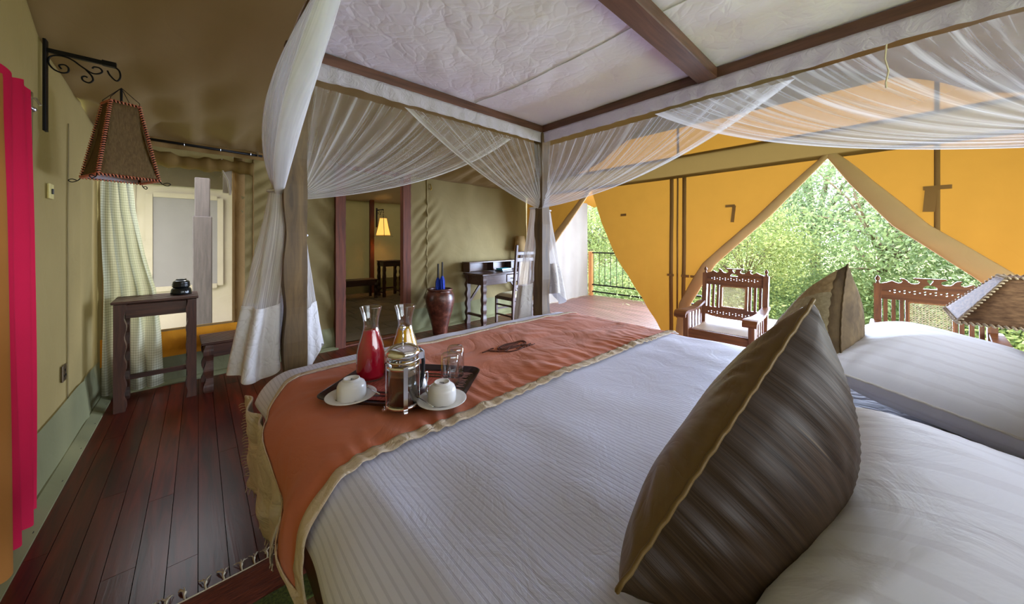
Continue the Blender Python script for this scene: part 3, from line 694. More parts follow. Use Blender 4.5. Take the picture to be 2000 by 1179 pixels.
while x < .4:
    ww = random.uniform(.25, .5)
    mb = MB().box((0, 0, 0), (ww-.02, .3, .20), Matrix.Rotation(random.uniform(-.03, .03), 3, 'Z'), .03); o = mb.build('ledge_stone', 'pale_stone', nb, world=False)
    o.location = (x+ww/2+.4, 6.85-7.1+random.uniform(-.02, .02), .04+random.uniform(-.02, .03)); x += ww

# ---- trees: two canopies of leaves built once, each tree a copy with its own trunk
def leaf_cloud(name, mat, seed, n, rx, ry, rz, clusters, size):
    rg = np.random.RandomState(seed)
    th = rg.uniform(0, 2*PI, clusters); ph = np.arccos(rg.uniform(-.9, 1, clusters)); rr = rg.uniform(.45, 1, clusters)**.6
    cx = np.stack([rx*rr*np.sin(ph)*np.cos(th), ry*rr*np.sin(ph)*np.sin(th), rz*rr*np.cos(ph)], 1)
    idx = rg.randint(0, clusters, n); c = cx[idx]+rg.normal(0, 1, (n, 3))*np.array([.34, .34, .22])
    a = rg.normal(0, 1, (n, 3)); a /= np.linalg.norm(a, axis=1)[:, None]
    b = rg.normal(0, 1, (n, 3)); b -= a*(a*b).sum(1)[:, None]; b /= np.linalg.norm(b, axis=1)[:, None]
    nn = np.cross(a, b); L = size*rg.uniform(.6, 1.3, n)[:, None]; Wd = L*.42
    v = np.stack([c-a*L*.5, c+b*Wd*.5+nn*L*.08, c+a*L*.5, c-b*Wd*.5+nn*L*.08], 1).reshape(-1, 3)
    me = bpy.data.meshes.new(name); me.vertices.add(4*n); me.vertices.foreach_set('co', v.astype(np.float32).ravel())
    base = np.arange(n)*4; q = np.stack([base, base+1, base+2, base, base+2, base+3], 1).ravel().astype(np.int32)
    me.loops.add(6*n); me.loops.foreach_set('vertex_index', q); me.polygons.add(2*n)
    me.polygons.foreach_set('loop_start', (np.arange(2*n)*3).astype(np.int32)); me.update(calc_edges=True); me.validate()
    me.materials.append(M[mat]); return me, cx
def branches(seed, cx, h0, r0):
    rnd = random.Random(seed); mb = MB(); top = Vector((rnd.uniform(-.2, .2), rnd.uniform(-.2, .2), h0))
    mid = Vector((rnd.uniform(-.15, .15), rnd.uniform(-.15, .15), h0*.5))
    mb.tube([(0, 0, -.6), mid, top], [r0, r0*.8, r0*.6], 8)
    for c in cx[:26]:
        e = Vector(c)+Vector((0, 0, h0+1.0)); s_ = mid.lerp(top, rnd.uniform(.2, 1)); m_ = s_.lerp(e, .5)+Vector((rnd.uniform(-.25, .25), rnd.uniform(-.25, .25), rnd.uniform(-.1, .3)))
        mb.tube([s_, m_, e], [r0*.42, r0*.25, r0*.09], 5)
    return mb
PT = []
for k, (mt, sd, n, rr, rz, cl, sz) in enumerate((('leaf_a', 1, 19000, 2.0, 1.9, 150, .105), ('leaf_b', 2, 22000, 2.4, 2.4, 170, .10), ('leaf_c', 3, 19000, 2.3, 2.2, 150, .09))):
    me, cx = leaf_cloud('foliage', mt, sd, n, rr, rr, rz, cl, sz)
    bmsh = branches(sd, cx, 1.5+.2*k, .09+.02*k).build('trunk', 'bark', smooth=True)
    PT.append((me, bmsh.data, 1.5+.2*k)); bpy.data.objects.remove(bmsh)
kinds = ['yellow green leafy tree', 'mid green leafy tree', 'pale grey green tree']
spots = [(9.6, 2.3, 0, .62, 'yellow green young tree close outside, just right of the armchair back'),
         (11.2, .1, 1, .95, 'green leafy tree filling the middle of the wide opening'),
         (10.3, -1.9, 2, .9, 'pale leafy tree at the right of the wide opening'),
         (12.2, 3.4, 2, 1.05, 'pale leafy tree left of the wide opening, behind the young tree'),
         (10.9, 6.2, 0, .9, 'yellow green tree behind the veranda railing'),
         (11.8, 8.3, 2, 1.0, 'pale tree behind the left end of the veranda railing'),
         (15.5, 1.6, 2, 1.35, None), (15.0, 5.6, 1, 1.3, None), (15.0, -2.8, 1, 1.35, None), (16, 10.2, 1, 1.4, None), (13.2, -4.6, 0, 1.1, None),
         (9.4, -3.4, 1, .7, None), (-2.6, 10.2, 1, 1.0, None)]
far_l = {(15.5, 1.6): 'tall pale tree far back in the middle of the wide opening', (15.0, 5.6): 'tall green tree far back left of the wide opening',
         (15.0, -2.8): 'tall green tree far back right of the wide opening', (16, 10.2): 'tall green tree far behind the veranda railing',
         (13.2, -4.6): 'yellow green tree beyond the right canvas flap', (9.4, -3.4): 'low green tree close behind the right canvas flap', (-2.6, 10.2): 'green tree behind the cream annexe outside the window'}
for x, y, k, s_, lb in spots:
    t = thing('leafy_tree', lb or far_l[(x, y)], 'tree', (x, y, -.45), random.uniform(0, 6), 'trees beyond the veranda')
    me, tm, h0 = PT[k]; f = bpy.data.objects.new('foliage', me); COL.objects.link(f); f.parent = t; f.location = (0, 0, (h0+1.0)*s_); f.scale = (s_, s_, s_); f['kind'] = 'stuff'
    g = bpy.data.objects.new('trunk', tm); COL.objects.link(g); g.parent = t; g.scale = (s_, s_, s_)
# undergrowth: low bushes
me, cx = leaf_cloud('foliage', 'leaf_a', 9, 12000, 1.3, 1.3, .55, 50, .09)
me2, cx = leaf_cloud('foliage', 'leaf_b', 10, 12000, 1.3, 1.3, .6, 50, .08)
bl = ['low bush below the railing at its left end', 'low bush below the middle of the railing', 'low bush behind the yellow flap foot', 'low bush right behind the left armchair',
      'low bush between the two armchairs, outside', 'low bush right behind the right armchair', 'low bush far right outside the opening', 'low bush farther back in the middle', 'low bush farther back at the left']
for k, (x, y) in enumerate([(8.8, 6.9), (8.9, 4.9), (8.6, 3.4), (10.8, 2.1), (12.6, .4), (10.6, -.9), (9.4, -2.4), (13.6, 1.8), (12.6, 4.9)]):
    b_ = bpy.data.objects.new('bush', (me, me2)[k % 2]); COL.objects.link(b_); b_.location = (x, y, -.05); b_.rotation_euler.z = k; b_.scale = (1, 1, .8+.1*(k % 3))
    tag(b_, bl[k], 'bush', 'undergrowth bushes')
# ================================================================ THE BED
BX0, BX1, BY0, BY1 = .345, 2.126, -.43, 1.95
ZR = 2.216
bed = thing('four_poster_bed', 'dark timber four-poster bed with white fabric canopy over its top rails', 'bed', ((BX0+BX1)/2, (BY0+BY1)/2, 0))
for k, (px_, py_) in enumerate(((BX0, BY1), (BX1, BY1), (BX0, BY0), (BX1, BY0))):
    wavy_leg(px_, py_, 0, ZR+.005, .092, .088, .007, k*2.2, (-1, -1), 34, 2.2).build('post', 'post', bed, world=True)
for yy in (BY0, BY1): MB().box(((BX0+BX1)/2, yy, ZR+.035), (BX1-BX0+.08, .058, .07), bev=.004).build('rail', 'rail_x', bed, world=True)
for xx in (BX0, BX1): MB().box((xx, (BY0+BY1)/2, ZR+.035), (.058, BY1-BY0-.06, .07), bev=.004).build('rail', 'rail_y', bed, world=True)
MB().box(((BX0+BX1)/2, .675, ZR+.037), (BX1-BX0-.06, .10, .06), bev=.004).build('cross_beam', 'rail_x', bed, world=True)
for xx in (BX0-.055, BX1+.03): MB().box((xx, (BY0+BY1)/2, .27), (.035, BY1-BY0-.05, .16), bev=.004).build('side_rail', 'mahogany_y', bed, world=True)
MB().box(((BX0+BX1)/2, BY1-.03, .27), (BX1-BX0-.1, .035, .16), bev=.004).build('foot_rail', 'mahogany_x', bed, world=True)
MB().box(((BX0+BX1)/2, BY0-.0, .75), (BX1-BX0-.1, .04, .75), bev=.004).build('headboard', 'mahogany_x', bed, world=True)
def canp(u, v):
    x = lerp(BX0-.03, BX1+.03, u); y = lerp(BY0-.03, BY1+.03, v)
    sag = .035*math.sin(u*PI)*abs(math.sin((y-.675)/1.27*PI))**.7
    return Vector((x, y, ZR+.074+.006*nz(x*7, y*7)+.008*nz(x*2.2, y*2.2, 4)-sag*.6))
cn = MB().grid(canp, 90, 110).build('canopy', 'canopy', bed, smooth=True, world=True)
MB().tube([canp(.573+.03*math.sin(t*2.5), lerp(.03, .97, t))-Vector((0, 0, .003)) for t in [k/40 for k in range(41)]], .0028, 5).build('seam', 'white_cotton', cn, world=True)
MB().box((1.2375, .78, .55), (1.925, 2.28, .36), bev=.05).build('mattress', M['pillow'], bed, world=True)

# ---- draped cloths over the mattress
TOP = .765; IX0, IX1, IY1, RR = .315, 2.10, 1.74, .14
def drape(a, b, off=0.0, flare=.02):
    """cloth coordinates (metres) -> point draped over a rounded mattress edge"""
    ex = min(0, a-IX0)+max(0, a-IX1); ey = max(0, b-IY1)
    L = math.hypot(ex, ey); x = min(max(a, IX0), IX1); y = min(b, IY1)
    r = RR+off
    if L < 1e-6: return Vector((x, y, TOP+off)), Vector((0, 0, 1))
    dx, dy = ex/L, ey/L; arc = r*PI/2
    if L < arc:
        th = L/r; h = r*math.sin(th); dz = r*(1-math.cos(th)); n = Vector((dx*math.sin(th), dy*math.sin(th), math.cos(th)))
    else:
        h = r+flare*(L-arc); dz = r+(L-arc); n = Vector((dx, dy, .05))
    return Vector((x+dx*h, y+dy*h, TOP+off-dz)), n.normalized()
def duv(a, b):
    p, n = drape(a, b)
    d = .010*nz(a*2.2, b*2.2, 3)+.004*nz(a*7, b*5, 8)
    side = max(0, IX0-a); d += .014*side*4*math.sin(b*15+2*nz(b*2, a*2))*min(1, side*3)
    crown = .012*math.sin((a-IX0)/(IX1-IX0)*PI) if IX0 < a < IX1 else 0
    return p+n*d+Vector((0, 0, crown))
A0, A1, B0, B1 = IX0-.185, IX1+.42, -.40, IY1+.30
mb = MB().grid(lambda u, v: duv(lerp(A0, A1, u), lerp(B0, B1, v)), 190, 170, lambda u, v: (lerp(A0, A1, u), lerp(B0, B1, v)))
dv = tag(mb.build('duvet', 'duvet', smooth=True, world=True, solid=.012), 'white satin-striped duvet spread over the four-poster bed', 'duvet')
# runner: foot edge narrows to a point on the near side
RB0, RB1 = .87, 1.655
def run_b(a, w):
    s = max(0, IX0-a)
    b1 = interp(s, [(0, RB1), (.06, 1.64), (.11, 1.59), (.155, 1.56), (.19, 1.42), (.235, 1.19), (.26, 1.03), (.28, .95), (.30, .90), (.36, .87)])
    b0 = RB0-.2*min(s, .2)
    return lerp(b0, b1, w)
def runp(a, w, off=.010, wr=1.0):
    b = run_b(a, w); p, n = drape(a, b, off, .01)
    q = math.exp(-((w-.0)/.22)**2)
    d = .0035*q*math.sin(a*95+6*nz(a*6, w*4))*wr + (.010*nz(a*3.2, b*4.2, 31)+.008*abs(nz(a*7+b*4, b*11-a*3, 33)))*wr
    sd = max(0, IX0-a); d += .018*min(1, sd*3)*math.sin(b*14+a*4)
    base = duv(a, b)-drape(a, b)[0]
    return p+n*(max(0, d)+.004)+base
RA0, RA1 = IX0-.37, IX1+.10
def strip_w(w0, w1, off, nw, name, mat, parent=None, solid=0, a0=RA0, a1=RA1, na=230):
    mb = MB().grid(lambda u, v: runp(lerp(a0, a1, u), lerp(w0, w1, v), off), na, nw, lambda u, v: (lerp(a0, a1, u), lerp(w0, w1, v)*.8))
    return mb.build(name, mat, parent, smooth=True, world=True, solid=solid)
rn = thing('bed_runner', 'terracotta bed runner with beige borders across the foot of the bed', 'bed runner', (1.1, 1.2, .6))
strip_w(.04, .965, .010, 60, 'cloth', 'terracotta', rn)
def bw_(a, side):   # border width stays constant in metres while the runner narrows
    W = run_b(a, 1)-run_b(a, 0); return min(.49, .042/max(W, .04))
for side in (0, 1):
    def g(u, v):
        a = lerp(RA0, RA1, u); k = bw_(a, side)*(1 if side == 0 else .7); w_ = v*k if side == 0 else 1-v*k
        return runp(a, w_, .0135)
    MB().grid(g, 230, 4).build('border', 'beige_border', rn, smooth=True, world=True, solid=.003)
MB().grid(lambda u, v: runp(RA0-.02+u*.09, v, .0145), 5, 20).build('border', 'beige_border', rn, smooth=True, world=True, solid=.003)
# embroidered crest on the runner: interlaced scrolls
em = MB(); EC = (1.16, 1.285)
def emp(x, y):    # local metres, x along the bed width
    a, b = EC[0]+x, EC[1]+y; w_ = (b-run_b(a, 0))/(run_b(a, 1)-run_b(a, 0)); return runp(a, w_, .0135)
def sc(pts, r): em.tube([emp(*p) for p in pts], r, 5)
def ell(cx, cy, rx, ry, a0, a1, n=26, rot=0):
    c, s = math.cos(rot), math.sin(rot); o = []
    for k in range(n+1):
        th = lerp(a0, a1, k/n); x, y = rx*math.cos(th), ry*math.sin(th); o.append((cx+x*c-y*s, cy+x*s+y*c))
    return o
sc(ell(.02, .012, .085, .034, -.3, 5.6), .0032); sc(ell(.02, .012, .070, .022, .2, 5.2), .0022); sc(ell(.0, -.03, .06, .028, 3.0, 6.6), .003)
sc([(-.15, .03), (-.12, .034), (-.10, .020), (-.085, -.01), (-.06, -.03), (-.03, -.022), (0, .0), (.05, -.01), (.09, -.035), (.12, -.03)], .0032)
sc(ell(-.085, .022, .026, .024, 1.0, 5.2), .003); sc(ell(.09, .012, .026, .026, -2.4, 2.2), .003)
for k in range(5): sc([(.01+k*.02, -.035-.004*k), (.03+k*.02, -.055), (.055+k*.02, -.045)], .0018)
sc([(-.05, .03), (.0, .024), (.07, .026)], .0022); sc([(-.05, .012), (0, .008), (.07, .012)], .0022)
em.build('embroidered_crest', 'embroidery', rn, world=True)
# throw hanging at the near foot corner, frayed edge
def thp(u, v):
    a = lerp(-.05, .36, u); x = .155+.10*u*u+.012*math.sin(v*16+u*9)+.02*nz(u*4, v*5); y = 1.90+.05*u-.42*u*(1-.1*v)*0-.10*v*u
    y = lerp(1.88, 1.32, u)+.014*math.sin(u*14+v*5)
    z0 = .66; z1 = interp(u, [(0, .30), (.35, .29), (.6, .22), (.75, .20), (1, .42)])
    x = .148+.04*u+.010*math.sin(u*17+v*3)+.012*v+.016*nz(u*5, v*6)
    return Vector((x+.06*(1-v)**2*0, y, lerp(z0, z1+.03*math.sin(u*21)*(u), v)))
th_ = thing('fringed_throw', 'cream fringed throw hanging below the near foot corner of the duvet', 'throw', (.14, 1.8, .3))
MB().grid(thp, 34, 30).build('cloth', 'cream_throw', th_, smooth=True, world=True, solid=.006)
fm = MB()
for k in range(26):
    v = .1+k/26*.9; p = thp(0, v); fm.tube([p, p+Vector((-.012, .016, -.004)), p+Vector((-.02, .034, -.012-.006*random.random()))], .0016, 4)
for k in range(20):
    p = thp(k/20, 1); fm.tube([p, p+Vector((.002, .004, -.015)), p+Vector((random.uniform(-.01, .01), .004, -.032))], .0016, 4)
tag(fm.build('fringe', 'fringe', th_, world=True), kind='stuff')

# ---- pillows and cushions
def pillow_half(W, H, T, sgn, nu=44, nv=40, pin=.10, wr=0, seed=0, uvs=1.0):
    def g(u, v):
        a = 2*u-1; b = 2*v-1
        # pull samples towards the rim
        a = math.copysign(abs(a)**.8, a); b = math.copysign(abs(b)**.8, b)
        ex = 1-pin*(1-b*b)*abs(a)**2; ey = 1-pin*(1-a*a)*abs(b)**2
        x = a*W/2*(1-pin*(1-b*b)*a*a); y = b*H/2*(1-pin*(1-a*a)*b*b)
        h = T/2*(max(0, (1-a**4)*(1-b**4)))**.5*(.55+.45*(1-max(abs(a), abs(b))**2))
        edge = (1-max(abs(a), abs(b)))
        k = math.exp(-edge/.28)
        rad = (math.atan2(b, a))
        h += wr*k*(min(1, edge*12))*math.sin(rad*38+4*nz(a*3, b*3, seed))*(.5+.5*nz(a*4, b*4, seed+3))
        h += .006*nz(a*2.2, b*2.2, seed+7)*min(1, edge*8)*(wr*60)
        return Vector((x, y, sgn*max(0, h)))
    return MB().grid(g, nu, nv, lambda u, v: (u*W, v*H))
def flange(W, H, pin=.10):
    pts = []
    for k in range(160):
        s = k/40; i = int(s); f = (s-i)*2-1
        a, b = ((f, -1), (1, f), (-f, 1), (-1, -f))[i]
        pts.append(Vector((a*W/2*(1-pin*(1-b*b)*a*a), b*H/2*(1-pin*(1-a*a)*b*b), .0008*math.sin(k*2.1))))
    return pts
def frame_mat(xa, ya):
    xa = Vector(xa).normalized(); ya = Vector(ya); ya = (ya-xa*ya.dot(xa)).normalized(); za = xa.cross(ya)
    return Matrix((xa, ya, za)).transposed()
# white pillows (long axis along x, thick, plumped)
def pillow(name, label, c, rot, W=.76, H=.50, T=.26):
    t = thing(name, label, 'pillow', c); t.rotation_euler = rot; t['group'] = 'white bed pillows'
    pillow_half(W, H, T, 1, 60, 50, .05, .004, 5).build('cover', 'pillow', t, smooth=True)
    pillow_half(W, H, T*.8, -1, 60, 50, .05, .004, 6).build('underside', 'pillow', t, smooth=True)
    MB().tube(flange(W, H, .05), .003, 5, closed=True).build('seam', 'white_cotton', t, smooth=True)
    return t
pillow('pillow', 'white striped pillow nearest the camera, behind the dark satin cushion', (.74, -.13, .885), (R(10), R(0), R(2)))
pillow('pillow', 'white pillow on the far side of the bed, below the woven lampshade', (1.62, -.13, .925), (R(12), R(2), R(-3)))
# folded sheet edge under the pillows
def shp(u, v):
    x = lerp(.30, 2.12, u); y = lerp(.16, -.42, v); return Vector((x, y, TOP+.030+.02*math.sin(v*3)+.006*nz(x*5, y*6, 2)+(-.03 if v == 0 else 0)+.012*math.sin(u*PI)))
tag(MB().grid(shp, 60, 14, lambda u, v: (u*1.8, v)).build('top_sheet', 'white_cotton', smooth=True, world=True, solid=.014), 'white turned-down sheet lying under the two pillows', 'sheet')
# diamond-set cushions leaning on the pillows
def cushion(name, label, A, B, C, mats, W=.45, T=.20, patch=False, wr=.006, TB=None):
    """A near corner, B top corner, C far corner of a square"""
    A, B, C = Vector(A), Vector(B), Vector(C); Mid = (A+C)/2
    xa = (B-A); ya = (B-C)*-1   # sides AB and BC
    m = frame_mat(xa, ya)
    t = thing(name, label, 'cushion', Mid); t.rotation_mode = 'QUATERNION'; t.rotation_quaternion = m.to_quaternion()
    f = pillow_half(W, W, T, 1, 56, 56, .09, wr, 3).build('front_panel', mats[0], t, smooth=True)
    b = pillow_half(W, W, TB or T*1.25, -1, 56, 56, .09, wr*.9, 8).build('back_panel', mats[1], t, smooth=True)
    tag(f, 'olive satin front' if not patch else 'tan front with grey square patch'); tag(b, 'dark slub-silk back')
    MB().tube(flange(W, W, .09), .0028, 6, closed=True).build('seam', mats[0], t, smooth=True)
    if patch:
        pb = pillow_half(W, W, T, 1, 56, 56, .09, wr, 3)
        def sel(u0, u1, v0, v1, nm, mt):
            g2 = MB(); base = pb.v; W_ = 57
            def g(u, v):
                i = min(56, max(0, round(lerp(u0, u1, u)*56))); j = min(56, max(0, round(lerp(v0, v1, v)*56)))
                return Vector(base[j*W_+i])+Vector((0, 0, .002))
            g2.grid(g, int((u1-u0)*56), int((v1-v0)*56)).build(nm, mt, f, smooth=True)
        sel(.68, .97, .03, .6, 'patch_strip', 'tan_panel'); sel(.30, .68, .03, .6, 'square_patch', 'patch')
    return t
h = .32
def diamond(Mid, phi, lean, roll=0, half=.315):
    """corners of a square standing on its point: phi = heading of the horizontal diagonal, lean = tilt towards -y"""
    e = Vector((math.cos(phi), math.sin(phi), 0)); n = Vector((-math.sin(phi), math.cos(phi), 0)); up = (Vector((0, 0, 1))*math.cos(lean)-n*math.sin(lean))
    e2 = (e*math.cos(roll)+up*math.sin(roll)); u2 = (up*math.cos(roll)-e*math.sin(roll))
    Mid = Vector(Mid); return Mid-e2*half, Mid+u2*half, Mid+e2*half
A, B, C = diamond((.632, .20, .966), R(2), R(25), R(0), .284)
cushion('cushion', 'large dark brown and olive satin cushion standing on its corner, nearest the camera', A, B, C, ('olive', 'silk'), W=.44, T=.11, TB=.30)
A, B, C = diamond((1.53, .18, .975), R(20), R(20), R(0), .30)
cushion('cushion', 'brown cushion with a lighter square patch, leaning on the far pillow', A, B, C, ('silk_far', 'silk_far'), W=.42, T=.18, patch=True)

# ---- mosquito nets
def bez(a, b, c, t): return a*(1-t)**2+b*2*t*(1-t)+c*t*t
def net(name, label, r0, r1, tie, drop, mat, nu=70, nv=34, out=(0, -1, 0), pleat=.012, group='mosquito net drapes', curve=.35, npl=24, bunch=.02):
    """r0 -> r1 along the rail (r1 is the free lower edge), gathered at tie; strands hang in curves"""
    r0, r1, tie, out = Vector(r0), Vector(r1), Vector(tie), Vector(out)
    def g(u, v):
        top = r0.lerp(r1, u); dist = (top-tie); dist.z = 0; L = dist.length
        mid = top.lerp(tie, curve)+Vector((0, 0, -drop*min(1, L*1.1)))
        tt = tie+Vector((0, 0, (.5-u)*2*bunch)) + out*(.5-u)*bunch
        p = bez(top, mid, tt, v)
        pl = pleat*math.sin(u*npl*2*PI+2*nz(u*6, v*1.2, 3))*(1-.6*v)*(.3+.7*sstep(v*6))
        return p+out*(pl+.02*math.sin(v*PI))
    o = MB().grid(g, nu, nv).build(name, mat, smooth=True, world=True)
    return tag(o, label, 'mosquito net', group)
TZ = ZR-.09
T1 = (BX0+.035, BY1-.0, 1.555); T2 = (BX1-.03, BY1+.0, 1.62)
net('mosquito_net', 'sheer net swept from the foot rail down to the left foot post', (.40, BY1+.03, TZ), (1.80, BY1+.03, TZ), T1, .21, 'net', out=(0, 1, 0), nu=130, curve=.42, npl=17)
net('mosquito_net', 'sheer net crossing the foot rail and swept down to the far foot post', (2.10, BY1-.02, TZ), (.90, BY1-.02, TZ), T2, .16, 'net', out=(0, -1, 0), nu=110, curve=.45, npl=13)
net('mosquito_net', 'sheer net on the far side rail swept back to the far foot post', (BX1+.03, 1.90, TZ), (BX1+.03, .30, TZ), T2, .24, 'net', out=(1, 0, 0), nu=110, curve=.42, npl=15)
net('mosquito_net', 'broad sheer net on the far side rail swept towards the bed head', (BX1-.02, -.40, TZ), (BX1-.02, .98, TZ), (BX1, BY0+.02, 1.70), .22, 'net_far', out=(-1, 0, 0), nu=130, curve=.40, npl=11, bunch=.05)
# near side: a thick bunch
def nearnet(u, v):
    top = Vector((BX0-.035, lerp(BY1, .86, u), TZ+.06)); tie = Vector((BX0-.06, BY1+.03, 1.565))
    mid = top.lerp(tie, .5)+Vector((-.10+.03*math.sin(u*9), .0, -.10*u))
    p = bez(top, mid, tie+Vector((0, 0, (.5-u)*.05)), v)
    A_ = .030*math.sin(v*PI)**.7+.010
    return p+Vector((A_*math.sin(u*17*2*PI+nz(u*4, v*2)*2), A_*.5*math.cos(u*17*2*PI), 0))
tag(MB().grid(nearnet, 260, 40, lambda u, v: (u*.9, v*.6)).build('mosquito_net', 'net_dense', smooth=True, world=True), 'thick white net bunch drawn from the near rail to the left foot post', 'mosquito net', 'mosquito net drapes')
# tails below the ties with white cotton hems
def tail(label, c, tie, zt, zs, zb, rx, ry, npl, seed, side=(0, 0), rx0=.035, matn='net_dense'):
    t = thing('net_tail', label, 'mosquito net', (c[0], c[1], zb), 0, 'net tails hanging beside the foot posts')
    def P(u, z, ex=0):
        k = (zt-z)/(zt-zb); f = k**.75
        cx = lerp(tie[0], c[0], sstep(k)); cy = lerp(tie[1], c[1], sstep(k)); th = u*2*PI
        rr = 1+.22*math.sin(npl*th+seed+1.5*nz(k*2, seed))*min(1, k*3)
        zz = z+(.03*math.sin(th*2+seed)+.05*math.sin(th+seed))*k*k
        return Vector((cx+(lerp(rx0, rx, f)*rr+ex)*math.cos(th), cy+(lerp(rx0, ry, f)*rr+ex)*math.sin(th), zz))
    MB().grid(lambda u, v: P(u, lerp(zt, zs, v)), 120, 24, lambda u, v: (u*.9, .5*(1-v)), wrap=True).build('net', matn, t, smooth=True, world=True)
    MB().grid(lambda u, v: P(u, lerp(zs+.01, zb, v), .002+.012*v*(1+math.sin(u*31))), 120, 12, wrap=True).build('cotton_hem', 'white_cotton', t, smooth=True, world=True)
    MB().tube([Vector((tie[0]+(rx0+.004)*math.cos(a), tie[1]+(rx0+.004)*math.sin(a), zt+.01)) for a in [k*2*PI/20 for k in range(20)]], .006, 6, closed=True).build('tie_tape', 'white_cotton', t, world=True)
    return t
tail('net tail with white cotton hem hanging left of the left foot post', (.205, 2.02), (BX0-.065, BY1+.03), 1.56, 1.03, .74, .082, .075, 6, 1)
tail('narrow net tail hanging behind the right side of the left foot post', (.435, 2.07), (BX0+.05, BY1+.06), 1.35, .98, .70, .045, .05, 4, 2, rx0=.012)
tail('net tail hanging on the left of the far foot post', (BX1-.09, BY1+.13), (BX1-.03, BY1+.07), 1.60, .95, .60, .075, .06, 5, 3, rx0=.03)
tail('net tail with grey cotton hem on the right of the far foot post', (BX1+.16, BY1+.0), (BX1+.075, BY1+.0), 1.58, 1.12, .86, .055, .07, 4, 5, rx0=.02)
# gathered valance strips under the rails
def valance(label, a, b, drop, out):
    a, b, out = Vector(a), Vector(b), Vector(out)
    n = int((b-a).length*60)
    o = MB().grid(lambda u, v: a.lerp(b, u)+Vector((0, 0, -drop*v*(1+.10*nz(u*9, 1))))+out*(.004*math.sin(u*n*.9+3*nz(u*20, v))*(.3+v)), n, 5).build('net_valance', 'net_valance', smooth=True, world=True, solid=.002)
    return tag(o, label, 'mosquito net', 'gathered valance strips')
valance('white gathered net heading under the foot rail', (BX0+.03, BY1-.032, ZR+.01), (BX1-.03, BY1-.032, ZR+.01), .085, (0, -1, 0))
valance('white gathered net heading under the far side rail', (BX1-.032, BY0, ZR+.01), (BX1-.032, BY1-.03, ZR+.01), .085, (-1, 0, 0))
valance('white gathered net heading under the near side rail', (BX0-.034, BY0, ZR+.01), (BX0-.034, BY1-.03, ZR+.01), .07, (-1, 0, 0))
tag(MB().tube([(BX1-.045, .0, TZ+.01), (BX1-.05, .004, TZ-.05), (BX1-.045, -.006, TZ-.10), (BX1-.052, .002, TZ-.15), (BX1-.05, 0, TZ-.17)], .0035, 6).build('tie_cord', 'fringe', world=True), 'short frayed cord hanging from the net heading of the far side rail', 'cord')

# ================================================================ THE TRAY
ZB = TOP+.026
TR = thing('serving_tray', 'dark brown rectangular tray lying on the terracotta runner', 'tray', (.568, 1.205, ZB), math.atan2(-.765, .644))
def rrect(w, d, r, n=6):
    o = []
    for cx, cy, a0 in ((w/2-r, d/2-r, 0), (-w/2+r, d/2-r, 90), (-w/2+r, -d/2+r, 180), (w/2-r, -d/2+r, 270)):
        for k in range(n+1):
            a = R(a0+90*k/n); o.append((cx+r*math.cos(a), cy+r*math.sin(a)))
    return o
def tray_mesh(W, D):
    mb = MB(); rings = [(W-.05, D-.05, .04, .0), (W-.004, D-.004, .05, .018), (W, D, .05, .020), (W-.008, D-.008, .048, .021), (W-.046, D-.046, .04, .006)]
    n = len(rrect(1, 1, .1)); vs = []
    for w_, d_, r_, z in rings: vs += [Vector((x, y, z)) for x, y in rrect(w_, d_, r_)]
    fs = []
    for i in range(len(rings)-1):
        for k in range(n): fs.append((i*n+k, i*n+(k+1) % n, (i+1)*n+(k+1) % n, (i+1)*n+k))
    fs.append(tuple(range(n))[::-1]); fs.append(tuple((len(rings)-1)*n+k for k in range(n)))
    return mb.add(vs, fs)
tray_mesh(.50, .36).build('body', 'tray', TR, smooth=True, flat_ang=40) if False else tray_mesh(.50, .36).build('body', 'tray', TR)
def on_tray(x, y, z=.0): return (x, y, ZB+.010+z)
pmt = thing('placemat', 'dark red woven placemat with pale fringe lining the tray', 'placemat', (.568, 1.205, ZB+.0068), math.atan2(-.765, .644))
MB().box((0, 0, .0012), (.36, .27, .0024)).build('cloth', 'placemat', pmt)
for yy in (-.105, -.08, .08, .105): MB().box((0, yy, .0030), (.355, .012, .0012)).build('woven_band', 'tray', pmt)
fm = MB()
for s_ in (-1, 1):
    for k in range(44):
        y = -.13+.26*k/43; q = random.uniform(-.012, .012); fm.tube([(s_*.18, y, .002), (s_*.195, y+q*.5, .004), (s_*random.uniform(.205, .222), y+q, .002)], .0009, 4)
tag(fm.build('fringe', plain('pink_fringe', srgb(176, 124, 118), .8), pmt), kind='stuff')
ZT = .0105
# carafes
def carafe(label, x, y, juice, level):
    t = thing('carafe', label, 'carafe', (x, y, ZB+ZT), 0, 'glass juice carafes on the tray')
    outer = [(.0, 0), (.046, 0), (.052, .006), (.053, .02), (.0535, .07), (.051, .105), (.044, .135), (.034, .165), (.028, .19), (.0265, .21), (.029, .232), (.035, .255), (.040, .272)]
    inner = [(r-.003 if r > .003 else 0, z+(.006 if i < 2 else 0)) for i, (r, z) in enumerate(outer)][::-1]
    inner[0] = (.038, .272)
    MB().lathe(outer+[(.0405, .274), (.039, .2755)]+inner, 40).build('glass', 'glass', t, smooth=True)
    jr = [(0, .0075)]+[(max(.001, r-.0026), max(z, .0075)) for r, z in outer[1:] if z < level]
    rl = interp(level, [(z, r) for r, z in outer[1:]])-.0026
    MB().lathe(jr+[(rl, level), (0, level)], 40).build('juice', juice, t, smooth=True, flat_ang=50) if False else MB().lathe(jr+[(rl, level), (0, level)], 40).build('juice', juice, t, smooth=True)
    return t
carafe('glass carafe of red juice at the back of the tray', .493, 1.349, 'red_juice', .185)
carafe('glass carafe of yellow juice behind the coffee press', .603, 1.287, 'yellow_juice', .185)
